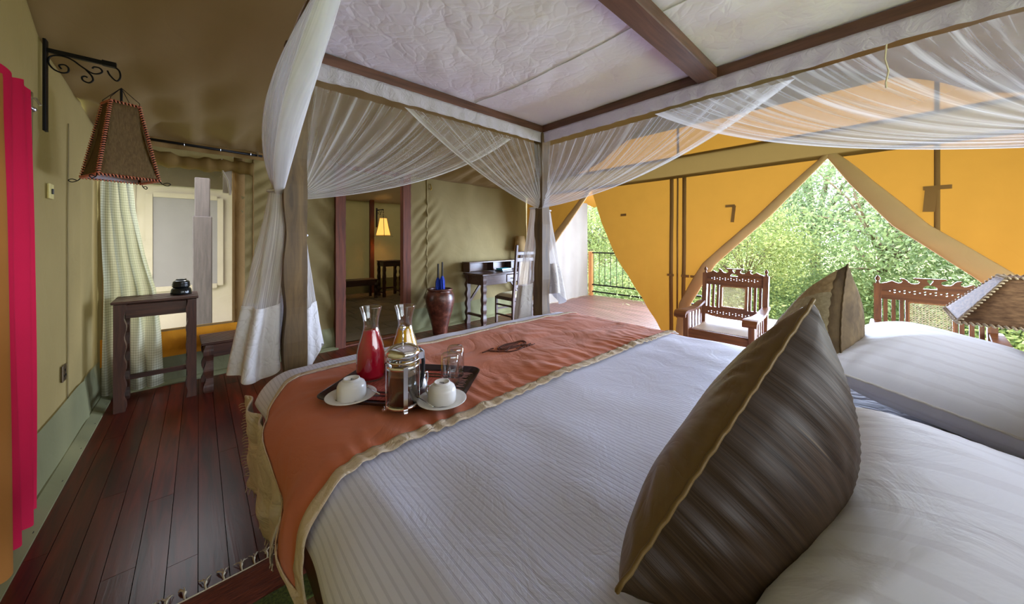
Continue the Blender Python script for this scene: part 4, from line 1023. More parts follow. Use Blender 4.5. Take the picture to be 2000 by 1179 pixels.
# coffee press
cp = thing('coffee_press', 'chrome and glass coffee press filled with dark coffee, at the front of the tray', 'coffee press', (.482, 1.045, ZB+ZT), R(-60))
MB().lathe([(0, .012), (.046, .012), (.048, .016), (.048, .165), (.050, .170), (.047, .170), (.0455, .163), (.0455, .018), (0, .016)], 40).build('beaker', 'glass', cp, smooth=True)
MB().lathe([(0, .017), (.0450, .017), (.0450, .106), (0, .106)], 36).build('coffee', 'coffee', cp, smooth=True)
MB().lathe([(0, .1062), (.0450, .1062), (.0450, .114), (0, .114)], 36).build('foam', 'foam', cp, smooth=True)
MB().lathe([(.0490, .128), (.0515, .128), (.0515, .140), (.0490, .140)], 40, closed=True).build('band', 'chrome', cp, smooth=True)
MB().lathe([(.0490, .150), (.0512, .150), (.0512, .155), (.0490, .155)], 40, closed=True).build('band', 'chrome', cp, smooth=True)
MB().lathe([(.044, .008), (.0512, .008), (.0512, .016), (.044, .016)], 40, closed=True).build('base_ring', 'chrome', cp, smooth=True)
for k in range(4):
    a = R(45+90*k); c, s_ = math.cos(a), math.sin(a); tv = Matrix.Rotation(a, 3, 'Z')
    st = MB().box((.0515, 0, .072), (.0018, .013, .135)).box((.056, 0, .002), (.014, .012, .004)).box((.0535, 0, .006), (.0018, .012, .010), Matrix.Rotation(R(25), 3, 'Y')).xform(lambda v: tv @ v)
    st.build('strap_foot', 'chrome', cp)
MB().lathe([(.052, .166), (.0535, .170), (.0535, .178), (.050, .184), (.040, .192), (.022, .199), (.008, .202), (0, .202)], 40).build('lid', 'chrome', cp, smooth=True)
MB().tube([(0, 0, .19), (0, 0, .246)], .0022, 10).build('plunger_rod', 'chrome', cp, smooth=True)
MB().lathe([(0, .242), (.006, .244), (.0095, .250), (.0095, .254), (.006, .260), (0, .262)], 20).build('knob', 'chrome', cp, smooth=True)
MB().prism([(-.012, 0), (.012, 0), (0, .016)], .150, .172, lambda v: Matrix.Rotation(R(-58), 3, 'Z') @ Vector((v.x, .049+v.y, v.z))).build('spout', 'chrome', cp)
hp = [(.052, 0, .165), (.068, 0, .168), (.083, 0, .155), (.087, 0, .12), (.084, 0, .07), (.074, 0, .040), (.054, 0, .035)]
hr = Matrix.Rotation(R(75), 3, 'Z'); MB().tube([hr @ Vector(p) for p in hp], .0065, 10).build('handle', 'black_plastic', cp, smooth=True)
# cups and saucers
def saucer(label, x, y):
    t = thing('saucer', label, 'saucer', (x, y, ZB+ZT), 0, 'white saucers on the tray')
    MB().lathe([(0, .002), (.028, .002), (.029, 0), (.033, 0), (.034, .003), (.058, .009), (.078, .017), (.0795, .0185), (.078, .0195), (.056, .0125), (.034, .007), (.030, .0065), (0, .0065)], 44).build('dish', 'china', t, smooth=True)
    return t
def cup(label, x, y, tilt, rz):
    t = thing('cup', label, 'cup', (x, y, ZB+ZT+.008), 0, 'upturned white cups on the tray'); t.rotation_euler = (tilt[0], tilt[1], rz)
    MB().lathe([(.0445, 0), (.0455, .001), (.0455, .028), (.0445, .040), (.040, .050), (.030, .057), (.0265, .058), (.0255, .064), (.022, .064), (.021, .060), (0, .0595), (0, .0555), (.028, .052), (.038, .045), (.0415, .038), (.0425, .02), (.0425, 0)], 40, closed=False).build('body', 'china', t, smooth=True)
    mk = MB()
    for k in range(9):
        a = (k-4)*.014*.12; mk.box(((k-4)*.0022, .0012*math.sin(k*2.1), .0600), (.0015, .0045+.002*math.sin(k*3), .0004))
    mk.box((0, -.005, .06), (.010, .0012, .0004)); mk.build('base_mark', 'grey_print', t)
    MB().tube([(.044, 0, .012), (.058, 0, .010), (.066, 0, .022), (.062, 0, .036), (.046, 0, .040)], .0035, 8).build('handle', 'china', t, smooth=True)
    return t
saucer('white saucer at the left end of the tray', .375, 1.205); saucer('white saucer at the front right of the tray', .583, .975)
cup('white cup upside down at the left end of the tray', .377, 1.207, (0, 0), R(70)); cup('white cup upside down at the front right of the tray', .585, .978, (0, 0), R(110))
def spoon(label, x, y, z, rz, tilt):
    mb = MB(); mb.tube([(-.045, 0, 0), (-.01, 0, .002), (.03, 0, .004)], [.0022, .0014, .0012], 8)
    mb.grid(lambda u, v: Vector((.03+.034*u, .011*math.sin(u*PI)*(2*v-1), .004-.004*math.sin(u*PI)*(1-(2*v-1)**2))), 10, 6)
    o = mb.build('teaspoon', 'chrome', smooth=True); o.location = (x, y, z); o.rotation_euler = (0, tilt, rz); return tag(o, label, 'spoon', 'teaspoons on the saucers')
spoon('teaspoon on the saucer at the left end of the tray', .437, 1.182, ZB+ZT+.019, R(100), 0); spoon('teaspoon leaning on the right-hand saucer', .527, .985, ZB+ZT+.020, R(95), 0)
for lb, x, y in (('upturned glass tumbler nearer the front of the tray', .686, 1.089), ('upturned glass tumbler behind the other one on the tray', .748, 1.148)):
    t = thing('glass_tumbler', lb, 'glass', (x, y, ZB+ZT), 0, 'glass tumblers on the tray')
    prof = [(.0315, 0), (.0325, .001), (.034, .02), (.0335, .085), (.0315, .108), (.028, .114), (0, .115), (0, .098), (.026, .096), (.0295, .088), (.0315, .02), (.0300, 0)]
    mb = MB().lathe(prof, 48)
    def fl_(v):
        r = math.hypot(v.x, v.y)
        if r < .02: return v
        a = math.atan2(v.y, v.x); k = 1+.012*math.cos(a*12); return Vector((v.x*k, v.y*k, v.z))
    mb.xform(fl_).build('glass', 'glass', t, smooth=True)
jg = thing('milk_jug', 'small steel milk jug behind the coffee press', 'jug', (.566, 1.100, ZB+ZT), R(20))
MB().lathe([(0, 0), (.026, 0), (.030, .01), (.030, .03), (.024, .048), (.021, .056), (.024, .068), (.022, .068), (.019, .056), (.022, .047), (.028, .03), (.028, .012), (0, .004)], 32).build('body', 'steel', jg, smooth=True)
MB().tube([(.024, 0, .062), (.042, 0, .060), (.046, 0, .04), (.040, 0, .02), (.029, 0, .016)], .003, 8).build('handle', 'steel', jg, smooth=True)
# ================================================================ TABLE, BENCH, LANTERNS, CURTAINS (left)
def small_table(name, label, loc, rz, group='slatted side tables', W=.50, D=.42, H=.86):
    t = thing(name, label, 'table', loc, rz, group)
    k = 0
    for sx in (-1, 1):
        for sy in (-1, 1):
            wavy_leg(sx*(W/2-.045), sy*(D/2-.045), 0, H-.025, .062, .062, .007, k*1.3, (-sx if sy < 0 else sx, -sy), 18).build('leg', 'mahogany', t); k += 1
    for s_ in (-1, 1):
        MB().box((0, s_*(D/2-.045), H-.085), (W-.15, .025, .105), bev=.003).build('apron', 'mahogany_x', t)
        MB().box((s_*(W/2-.045), 0, H-.085), (.025, D-.15, .105), bev=.003).build('apron', 'mahogany_y', t)
        MB().box((s_*(W/2-.045), 0, .10), (.025, D-.15, .04), bev=.003).build('stretcher', 'mahogany_y', t)
    MB().box((0, D/2-.05, .17), (W-.14, .025, .04), bev=.003).build('stretcher', 'mahogany_x', t)
    n = 6; p = None
    for i in range(n):
        y = -D/2+(i+.5)*D/n
        p = MB().box((0, 0, 0), (W, D/n-.026, .022), bev=.004).build('slat', 'mahogany_x', t) if i == 0 else p.copy()
        if i: COL.objects.link(p)
        p.parent = t; p.location = (0, y, H-.011)
    return t
def bench(name, label, loc, rz, W=.80, D=.42, H=.44, group='slatted benches'):
    t = thing(name, label, 'bench', loc, rz, group); k = 0
    for sx in (-1, 1):
        for sy in (-1, 1):
            wavy_leg(sx*(W/2-.04), sy*(D/2-.04), 0, H-.025, .06, .06, .010, k, (sx, sy), 12).build('leg', 'mahogany', t); k += 1
    for s_ in (-1, 1):
        MB().box((0, s_*(D/2-.03), H-.08), (W-.10, .028, .11), bev=.003).build('apron', 'mahogany_x', t)
        MB().box((s_*(W/2-.03), 0, H-.08), (.028, D-.10, .11), bev=.003).build('apron', 'mahogany_y', t)
    n = 7; p = None
    for i in range(n):
        p = MB().box((0, 0, 0), (W+.02, D/n-.014, .022), bev=.004).build('slat', 'mahogany_x', t) if i == 0 else p.copy()
        if i: COL.objects.link(p)
        p.parent = t; p.location = (0, -D/2+(i+.5)*D/n, H-.011)
    return t
small_table('side_table', 'dark slatted side table with wavy legs below the window', (-.255, 4.21, 0), R(1.5))
bench('slatted_bench', 'low dark slatted bench beside the side table below the window', (.42, 4.23, 0), R(2))
jr = thing('black_jar', 'black glazed jar with stacked ringed lid on the side table', 'jar', (-.115, 4.235, .86))
MB().lathe([(0, 0), (.068, 0), (.071, .01), (.066, .045), (.058, .058), (0, .058)], 32).build('body', 'black_gloss', jr, smooth=True)
MB().lathe([(0, .058), (.052, .060), (.060, .070), (.061, .078), (.057, .081), (.060, .086), (.060, .094), (.056, .098), (.058, .104), (.054, .114), (.044, .122), (.036, .124), (.036, .134), (.030, .136), (0, .136)], 32).build('lid', 'black_gloss', jr, smooth=True)
small_table('side_table', 'dark slatted side table in the dressing room, under the lit lantern', (3.47, 8.25, 0), R(0))
bench('slatted_bench', 'long low dark bench in the dressing room, left of its table', (2.62, 8.3, 0), R(0), W=1.0)

def lantern(name, label, loc, rz, glow=False, S=1.0):
    t = thing(name, label, 'lantern', loc, rz, 'pyramid lanterns')
    b_, tp, Hh = .126, .060, .445
    cb = [(-b_, -b_, 0), (b_, -b_, 0), (b_, b_, 0), (-b_, b_, 0)]; ct = [(-tp, -tp, Hh), (tp, -tp, Hh), (tp, tp, Hh), (-tp, tp, Hh)]
    mt = 'glow_shade' if glow else 'hide_shade'
    for k in range(4):
        a, b2, c, d = map(Vector, (cb[k], cb[(k+1) % 4], ct[(k+1) % 4], ct[k]))
        MB().grid(lambda u, v: a.lerp(b2, u).lerp(d.lerp(c, u), v)+(a+b2).normalized()*(-.014*math.sin(v*PI)), 6, 10).build('shade_panel', mt, t, smooth=True, solid=.003)
        if not glow: MB().grid(lambda u, v: (a.lerp(b2, .07+.86*u).lerp(d.lerp(c, .07+.86*u), v)+(a+b2).normalized()*(-.014*math.sin(v*PI)-.006)), 4, 8).build('lining', 'shade_inner', t, smooth=True)
    ed = MB(); lc = MB()
    segs = [(cb[k], cb[(k+1) % 4]) for k in range(4)]+[(ct[k], ct[(k+1) % 4]) for k in range(4)]+[(cb[k], ct[k]) for k in range(4)]
    for a, b2 in segs:
        a, b2 = Vector(a), Vector(b2); L = (b2-a).length; ed.tube([a, b2], .004, 6)
        n = int(L/.014); d = (b2-a)/n
        pts = []
        for i in range(n*4+1):
            p = a+(b2-a)*i/(n*4); ax = (b2-a).normalized(); q = Vector((0, 0, 1)) if abs(ax.z) < .7 else Vector((1, 0, 0)); q = (q-ax*q.dot(ax)).normalized(); r_ = ax.cross(q)
            th = i*PI/2; pts.append(p+(q*math.cos(th)+r_*math.sin(th))*.0075)
        lc.tube(pts, .0038, 4)
    ed.build('wire_frame', 'iron', t); lc.build('leather_lacing', 'leather_lace' if not glow else 'shade_cream', t, smooth=True)
    for k in range(4):
        c = Vector(cb[k]); d = Vector((c.x, c.y, 0)).normalized(); s_ = Vector((-d.y, d.x, 0))
        MB().wire([c, c+d*.015-Vector((0, 0, .02)), c+d*.04-Vector((0, 0, .03)), c+d*.055-Vector((0, 0, .02)), c+d*.04-Vector((0, 0, .012)), c+d*.02-Vector((0, 0, .018))], .0025, 6).build('wire_loop', 'iron', t, smooth=True)
        c = Vector(ct[k]); MB().tube([c, c+Vector((0, 0, .02)), Vector((0, 0, Hh+.105))], .0018, 5).build('hanger_wire', 'iron', t)
    MB().tube([(0, 0, Hh+.10), (0, 0, Hh-.05)], .006, 8).build('cord', 'iron', t)
    MB().lathe([(0, Hh-.05), (.016, Hh-.05), (.018, Hh-.10), (0, Hh-.10)], 16).build('lamp_holder', 'cream_plate', t)
    return t
def bracket(name, label, loc, rz, L=.30):
    """wall bracket: plate on the wall at local x = 0, arm along +x"""
    t = thing(name, label, 'lamp bracket', loc, rz, 'iron lamp brackets')
    MB().box((.014, 0, -.23), (.012, .045, .50), bev=.002).build('wall_plate', 'iron', t)
    MB().bar((.015, 0, -.035), (L-.02, 0, -.035), .018, .022).bar((L-.05, 0, -.035), (L+.005, 0, -.035), .026, .028).build('arm', 'iron', t)
    s1 = [(.06+.035*math.cos(a)*(1-.45*k/20), -.135+.035*math.sin(a)*(1-.45*k/20)) for k, a in ((k, R(120)+k*R(300)/20) for k in range(20, -1, -1))]
    pts = [(.075+.030*math.cos(R(150-k*13)), 0, -.125+.026*math.sin(R(150-k*13))) for k in range(0, 24)]
    MB().wire([(.068, 0, -.122), (.060, 0, -.104), (.078, 0, -.095), (.092, 0, -.108), (.090, 0, -.132), (.068, 0, -.142), (.040, 0, -.130), (.024, 0, -.100), (.030, 0, -.066), (.060, 0, -.05), (.10, 0, -.055), (.14, 0, -.085), (.175, 0, -.108), (.20, 0, -.105), (.215, 0, -.088), (.205, 0, -.07), (.185, 0, -.07), (.178, 0, -.082)], .0042, 8).build('scroll', 'iron', t, smooth=True)
    MB().wire([(.155, 0, -.098), (.175, 0, -.125), (.180, 0, -.150), (.165, 0, -.168), (.145, 0, -.162), (.140, 0, -.145), (.150, 0, -.135), (.16, 0, -.14)], .0042, 8).build('scroll', 'iron', t, smooth=True)
    MB().wire([(L-.01, 0, -.04), (L+.015, 0, -.06), (L+.02, 0, -.10), (L+.005, 0, -.125), (L-.02, 0, -.10), (L-.03, 0, -.075)], .0042, 8).build('hook', 'iron', t, smooth=True)
    return t
bracket('lamp_bracket', 'black wrought-iron scroll bracket on the left wall above the red curtain', (-.632, 3.10, 2.41), 0, .265)
lantern('hanging_lantern', 'brown pyramid lantern with red leather lacing hanging from the iron wall bracket', (-.345, 3.12, 1.705), R(22))
bracket('lamp_bracket', 'black iron bracket on the timber pole in the dressing room', (3.40, 8.93, 2.17), R(-75), .28)
lantern('hanging_lantern', 'lit yellow pyramid lantern hanging in the dressing room', (3.475, 8.665, 1.475), R(30), True)
light('lantern_bulb', 'POINT', (3.475, 8.665, 1.66), (0, 0, 0), 10, (1, .66, .28), .06)

# window curtain rod and checked curtain
rd = thing('curtain_rod', 'black curtain rod above the window', 'curtain rod', (.0, ywall(0)-.12, 2.2), 0, 'curtain rods')
MB().tube([(-.62, ywall(-.6)-.12, 2.245), (.50, ywall(.5)-.10, 2.235)], .012, 10).build('rod', 'iron', rd, world=True, smooth=True)
for xx in (-.60, .46): MB().tube([(xx, ywall(xx)-.002, 2.27), (xx, ywall(xx)-.10, 2.27), (xx, ywall(xx)-.115, 2.225)], .006, 8).build('rod_bracket', 'steel', rd, world=True)
for xx in (.40, .16, -.1): MB().tube([(xx, ywall(xx)-.105+.016*math.sin(a), 2.24+.02*math.cos(a)) for a in [k*2*PI/12 for k in range(12)]], .0022, 5, closed=True).build('ring', 'steel', rd, world=True)
def ckp(u, v):
    z = lerp(2.24, .04, v); top = interp(z, [(0, .37), (.5, .36), (.9, .33), (1.2, .26), (1.6, .19), (2.24, .13)])
    x = -.60+top*u+.012*math.sin(u*22+z*2)*1; y = ywall(-.4)-.13-.035*math.sin(u*24+1.3*nz(z*1.5, u*2))*(.6+.4*v)-.02*math.sin(z*2)
    return Vector((x, y, z))
tag(MB().grid(ckp, 110, 60, lambda u, v: (u*.9, v*2.2)).build('window_curtain', 'check_curtain', smooth=True, world=True), 'pale checked curtain drawn to the left side of the window', 'curtain', 'curtains')
# red and orange curtains of the side entrance
def curt(y0, y1, zt, zb, x, amp, f, seed):
    def g(u, v):
        z = lerp(zt, zb, v); y = lerp(y0, y1, u)+.02*nz(u*3, v*2, seed); pl = amp*math.sin(u*f+1.5*nz(v*1.2, u*3, seed))*(.55+.45*sstep(v*3))
        return Vector((x+pl+.02*v, y, z+.012*math.sin(u*f*.5)*(1-v)))
    return g
o = MB().grid(curt(2.30, 2.79, 2.06, .02, -.60, .018, 19, 4), 70, 60).build('entrance_curtain', 'red_cloth', smooth=True, world=True); tag(o, 'crimson red curtain hanging on the left wall', 'curtain', 'curtains')
o = MB().grid(curt(2.02, 2.40, 1.98, .015, -.575, .012, 17, 6), 60, 60).build('entrance_curtain', 'orange_cloth', smooth=True, world=True); tag(o, 'orange brown curtain at the left picture edge, in front of the crimson one', 'curtain', 'curtains')
er = thing('curtain_rod', 'steel curtain rod end above the crimson curtain on the left wall', 'curtain rod', (-.58, 2.4, 2.0), 0, 'curtain rods')
MB().tube([(-.622, 1.2, 2.0), (-.622, 2.92, 2.0)], .008, 10).build('rod', 'steel', er, world=True, smooth=True)
MB().lathe([(0, 0), (.012, .0), (.014, .012), (.010, .022), (0, .026)], 14, (0, 0, 0)).xform(lambda v: Vector((-.622+v.x, 2.915+v.z, 2.0+v.y))).build('finial', 'steel', er, smooth=True, world=True)
MB().tube([(-.63, 2.86, 2.04), (-.60, 2.86, 2.04), (-.585, 2.86, 2.01)], .006, 8).build('rod_bracket', 'steel', er, world=True)
# switch plate and socket
sw = thing('light_switch', 'small cream switch plate on the left wall beside the checked curtain', 'switch', (-.63, 3.23, 1.585))
MB().box((.004, 0, .03), (.010, .075, .085), bev=.002).build('plate', 'cream_plate', sw); MB().box((.012, 0, .03), (.008, .018, .03), bev=.002).build('rocker', 'black_plastic', sw)
so = thing('wall_socket', 'dark socket plate low on the left wall', 'socket', (-.632, 3.50, .45))
MB().box((.004, 0, .05), (.010, .085, .10), bev=.002).build('plate', 'brass_plate', so)
for dy, dz in ((-.018, .035), (.018, .035), (0, .068)): MB().box((.0105, dy, dz), (.003, .010, .014)).build('pin_hole', 'black_plastic', so)
# wall hook on the far wall
tag(MB().tube([(2.60, ywall(2.6)-.012, 2.20), (2.60, ywall(2.6)-.03, 2.17), (2.61, ywall(2.6)-.035, 2.12), (2.60, ywall(2.6)-.03, 2.10), (2.59, ywall(2.6)-.02, 2.13)], .006, 6).build('wall_hook', 'brass', world=True), 'small metal hook on the far wall right of the doorway', 'hook')

# rug beside the bed
rg = thing('woven_rug', 'striped woven rug with knotted fringe on the floor beside the bed', 'rug', (.25, .9, 0))
def band(name, x0, x1, y0, y1, mt, z=.004): return MB().grid(lambda u, v: Vector((lerp(x0, x1, u), lerp(y0, y1, v), z+.0025*nz(u*9, v*5)+.003)), 60, 8).build(name, mt, rg, smooth=True, world=True, solid=.006)
band('rust_band', -.30, .75, 1.56, 1.74, 'rug_brown'); band('green_band', -.30, .75, 1.44, 1.56, 'rug_green'); band('tan_field', -.30, .75, .35, 1.44, 'rug_tan')
band('rust_band', -.30, .75, .18, .35, 'rug_brown')
for k in range(8):
    x = -.2+k*.125; MB().prism([(x-.05, 1.38), (x, 1.43), (x+.05, 1.38), (x, 1.33)] if k % 2 else [(x-.045, 1.34), (x-.01, 1.42), (x+.03, 1.36)], .009, .0115).build('black_motif', 'rug_black', rg, world=True)
MB().tube([(-.30, 1.742, .008), (.75, 1.742, .008)], .004, 6).build('edge_cord', 'fringe', rg, world=True)
x = -.28
while x < .74:
    fm = MB(); yy = 1.745
    fm.tube([(x, yy, .008), (x+random.uniform(-.004, .004), yy+.022, .010), (x, yy+.034, .010)], [.003, .0035, .006], 6)
    for k in range(7):
        a = random.uniform(-.9, .9); fm.tube([(x, yy+.034, .010), (x+.014*a, yy+.05, .012), (x+.026*a+random.uniform(-.006, .006), yy+.066+random.uniform(-.008, .008), .004)], .0014, 4)
    fm.build('tassel', 'fringe', rg, world=True); x += random.uniform(.040, .062)

# ================================================================ URN, DESK CORNER
un = thing('clay_urn', 'tall dark brown glazed clay urn against the far wall', 'urn', (2.56, 4.33, 0))
prof = [(0, 0), (.095, 0), (.10, .01), (.115, .10), (.145, .22), (.178, .34), (.200, .45), (.205, .50), (.198, .56), (.175, .605), (.162, .618), (.172, .628), (.182, .640), (.178, .652), (.165, .655), (.150, .648), (.148, .62), (.17, .56), (.18, .48), (.16, .34), (.10, .08), (0, .04)]
MB().lathe(prof, 56).xform(lambda v: v*(1+.012*nz(v.x*9, v.y*9, v.z*9))).build('body', 'urn', un, smooth=True)
for lb, dx, dy, hh in (('furled dark blue umbrella on the left in the clay urn', -.03, .02, .965), ('furled bright blue umbrella on the right in the clay urn', .035, .0, .99)):
    t = thing('umbrella', lb, 'umbrella', (2.56+dx, 4.33+dy, .06), 0, 'blue umbrellas in the urn')
    mb = MB(); 
    def fo(u, v): 
        r_ = (.006+.026*sstep(v*1.6)) if v < .93 else lerp(.032, .014, (v-.93)/.07); a = u*2*PI; r_ *= 1+.18*math.sin(a*6+v*7); return Vector((r_*math.cos(a), r_*math.sin(a), .02+v*(hh-.24)))
    mb.grid(fo, 48, 24, wrap=True).build('canopy', 'blue_cloth', t, smooth=True)
    MB().tube([(0, 0, 0), (0, 0, hh-.20)], .004, 6).build('shaft', 'steel', t); MB().tube([(0, 0, hh-.22), (0, 0, hh-.02)], [.013, .012], 10).build('handle', 'black_plastic', t)
    t.rotation_euler = (R(-1.5 if dx < 0 else 1), R(1.5 if dx < 0 else -.5), 0)

DZ = .82
dk_ = thing('writing_desk', 'reddish brown writing desk with a low two-bay shelf on its back', 'desk', (3.86, 4.44, 0), R(2.5))
W, D = 1.34, .50
for sx in (-1, 1):
    for sy in (-1, 1):
        wavy_leg(sx*(W/2-.06), sy*(D/2-.05), 0, DZ-.03, .065, .06, .008, sx+sy*2, (sx, sy), 18).build('leg', 'desk_wood_z', dk_)
    MB().box((sx*(W/2-.06), 0, .16), (.03, D-.16, .04), bev=.003).build('stretcher', 'desk_wood', dk_)
    MB().box((sx*(W/2-.06), 0, DZ-.105), (.025, D-.15, .15), bev=.003).build('apron', 'desk_wood', dk_)
    MB().bar((sx*(W/2-.10), D/2-.06, .36), (sx*(W/2-.36), D/2-.06, DZ-.16), .035, .03, (0, 1, 0)).build('brace', 'desk_wood_z', dk_)
MB().box((0, 0, DZ-.014), (W, D, .030), bev=.005).build('top', 'desk_wood', dk_)
for k, x0 in enumerate((-.36, .36)): MB().box((x0, -D/2+.045, DZ-.105), (.48, .02, .15), bev=.003).build('apron', 'desk_wood', dk_)
dr = MB().box((0, -D/2+.035, DZ-.10), (.26, .022, .12), bev=.004).build('drawer', 'desk_wood', dk_)
MB().tube([(-.03, -D/2+.02, DZ-.10), (-.02, -D/2-.005, DZ-.105), (.02, -D/2-.005, DZ-.105), (.03, -D/2+.02, DZ-.10)], .005, 8).build('handle', 'iron', dr)
SH = .165
MB().box((0, D/2-.085, DZ+SH), (W+.02, .19, .020), bev=.003).build('shelf_top', 'desk_wood', dk_)
for xx in (-W/2+.012, -.15, .28, W/2-.012): MB().box((xx, D/2-.085, DZ+SH/2), (.020, .17, SH-.02), bev=.002).build('shelf_divider', 'desk_wood_z', dk_)
MB().box((0, D/2-.006, DZ+SH/2), (W-.03, .010, SH-.02)).build('shelf_back', 'desk_wood', dk_)
for k, (lb, mt, w_, d_, z_) in enumerate((('turquoise booklet on top of the stack in the desk shelf', 'turquoise', .22, .15, .018), ('dark folder under the turquoise booklet on the desk', 'dark_card', .25, .17, .0))):
    t = thing('booklet', lb, 'book', (3.86, 4.43, DZ+.003+z_), R(2.5+k*4)); t['group'] = 'booklets on the desk'
    MB().box((0, 0, .009 if k else .016), (w_, d_, .016 if k else .030), bev=.002).build('cover', mt, t)
    MB().box((0, -.003, .009 if k else .016), (w_-.012, d_+.001, .010 if k else .022)).build('pages', 'white_cotton', t)
lp = thing('table_lamp', 'cream-shaded table lamp on the shelf of the writing desk', 'lamp', (4.42, 4.60, DZ+SH+.011))
MB().lathe([(0, 0), (.06, 0), (.06, .012), (.03, .02), (.018, .04), (.022, .09), (.014, .16), (.012, .2), (0, .2)], 24).build('base', 'mahogany', lp, smooth=True)
MB().lathe([(.125, .15), (.075, .43), (.073, .43), (.122, .15)], 32, closed=True).build('shade', 'shade_cream', lp, smooth=True)
MB().tube([(0, 0, .2), (0, 0, .42)], .004, 6).tube([(-.073, 0, .425), (.073, 0, .425)], .0025, 5).build('harp', 'brass', lp)

# desk chair: tall slanted back, cream seat, cane panel
dc = thing('desk_chair', 'tall-backed wooden desk chair with cream seat and cane back panel', 'chair', (3.83, 4.15, 0), R(0))
sl = lambda z: -.21-.10*max(0, (z-.42))
for s_ in (-1, 1):
    MB().bar((s_*.20, -.20, 0), (s_*.20, -.21, .46), .035, .04, (0, 1, 0)).bar((s_*.20, sl(.44), .44), (s_*.20, sl(1.27), 1.27), .032, .038, (0, 1, 0)).build('back_post', 'desk_wood_z', dc)
    MB().box((s_*.20, .20, .215), (.038, .038, .43), bev=.003).build('front_leg', 'desk_wood_z', dc)
    MB().box((s_*.20, 0, .415), (.028, .38, .055), bev=.003).build('seat_rail', 'desk_wood', dc)
    for z in (.14, .30): MB().box((s_*.20, 0, z), (.018, .38, .028), bev=.002).build('stretcher', 'desk_wood', dc)
for y, z, hh in ((.20, .415, .055), (-.205, .415, .055), (.20, .22, .028), (-.20, .12, .028)): MB().box((0, y, z), (.37, .026, hh), bev=.003).build('cross_rail', 'desk_wood', dc)
MB().grid(lambda u, v: Vector(((u-.5)*.42, (v-.5)*.42+.0, .442+.045*(1-(2*u-1)**6)*(1-(2*v-1)**6)+.008*math.sin(u*PI)*math.sin(v*PI))), 20, 20).build('seat_cushion', 'seat_cream', dc, smooth=True)
for z, hh in ((.62, .05), (1.04, .06), (1.14, .05)): MB().box((0, sl(z), z), (.37, .024, hh), bev=.003).build('back_rail', 'desk_wood', dc)
for xx in (-.12, .12): MB().bar((xx, sl(.64), .64), (xx, sl(1.02), 1.02), .03, .02, (0, 1, 0)).build('panel_stile', 'desk_wood_z', dc)
for k in range(6): MB().bar((-.10+.04*k, sl(1.06), 1.065), (-.10+.04*k, sl(1.12), 1.12), .012, .012, (0, 1, 0)).build('spindle', 'desk_wood_z', dc)
def cane_mesh(x0, x1, z0, z1, yf, step=.014, r=.0013):
    mb = MB(); x = x0
    P = lambda x, z: Vector((x, yf(z), z))
    while x <= x1+1e-6: mb.bar(P(x, z0), P(x, z1), r*2, r, (0, 1, 0)); x += step
    z = z0
    while z <= z1+1e-6: mb.bar(P(x0, z), P(x1, z), r*2, r, (0, 1, 0)); z += step
    c = -(z1-z0)
    while c < (x1-x0):
        xa = max(x0, x0+c); za = z0+(xa-x0-c); L = min(x1-xa, z1-za)
        if L > .004: mb.bar(P(xa, za), P(xa+L, za+L), r*2.4, r, (0, 1, 0)); mb.bar(P(x0+x1-xa, za), P(x0+x1-xa-L, za+L), r*2.4, r, (0, 1, 0))
        c += step*1.0
    return mb
tag(cane_mesh(-.105, .105, .645, 1.01, sl).build('cane_panel', 'cane', dc), kind='stuff')

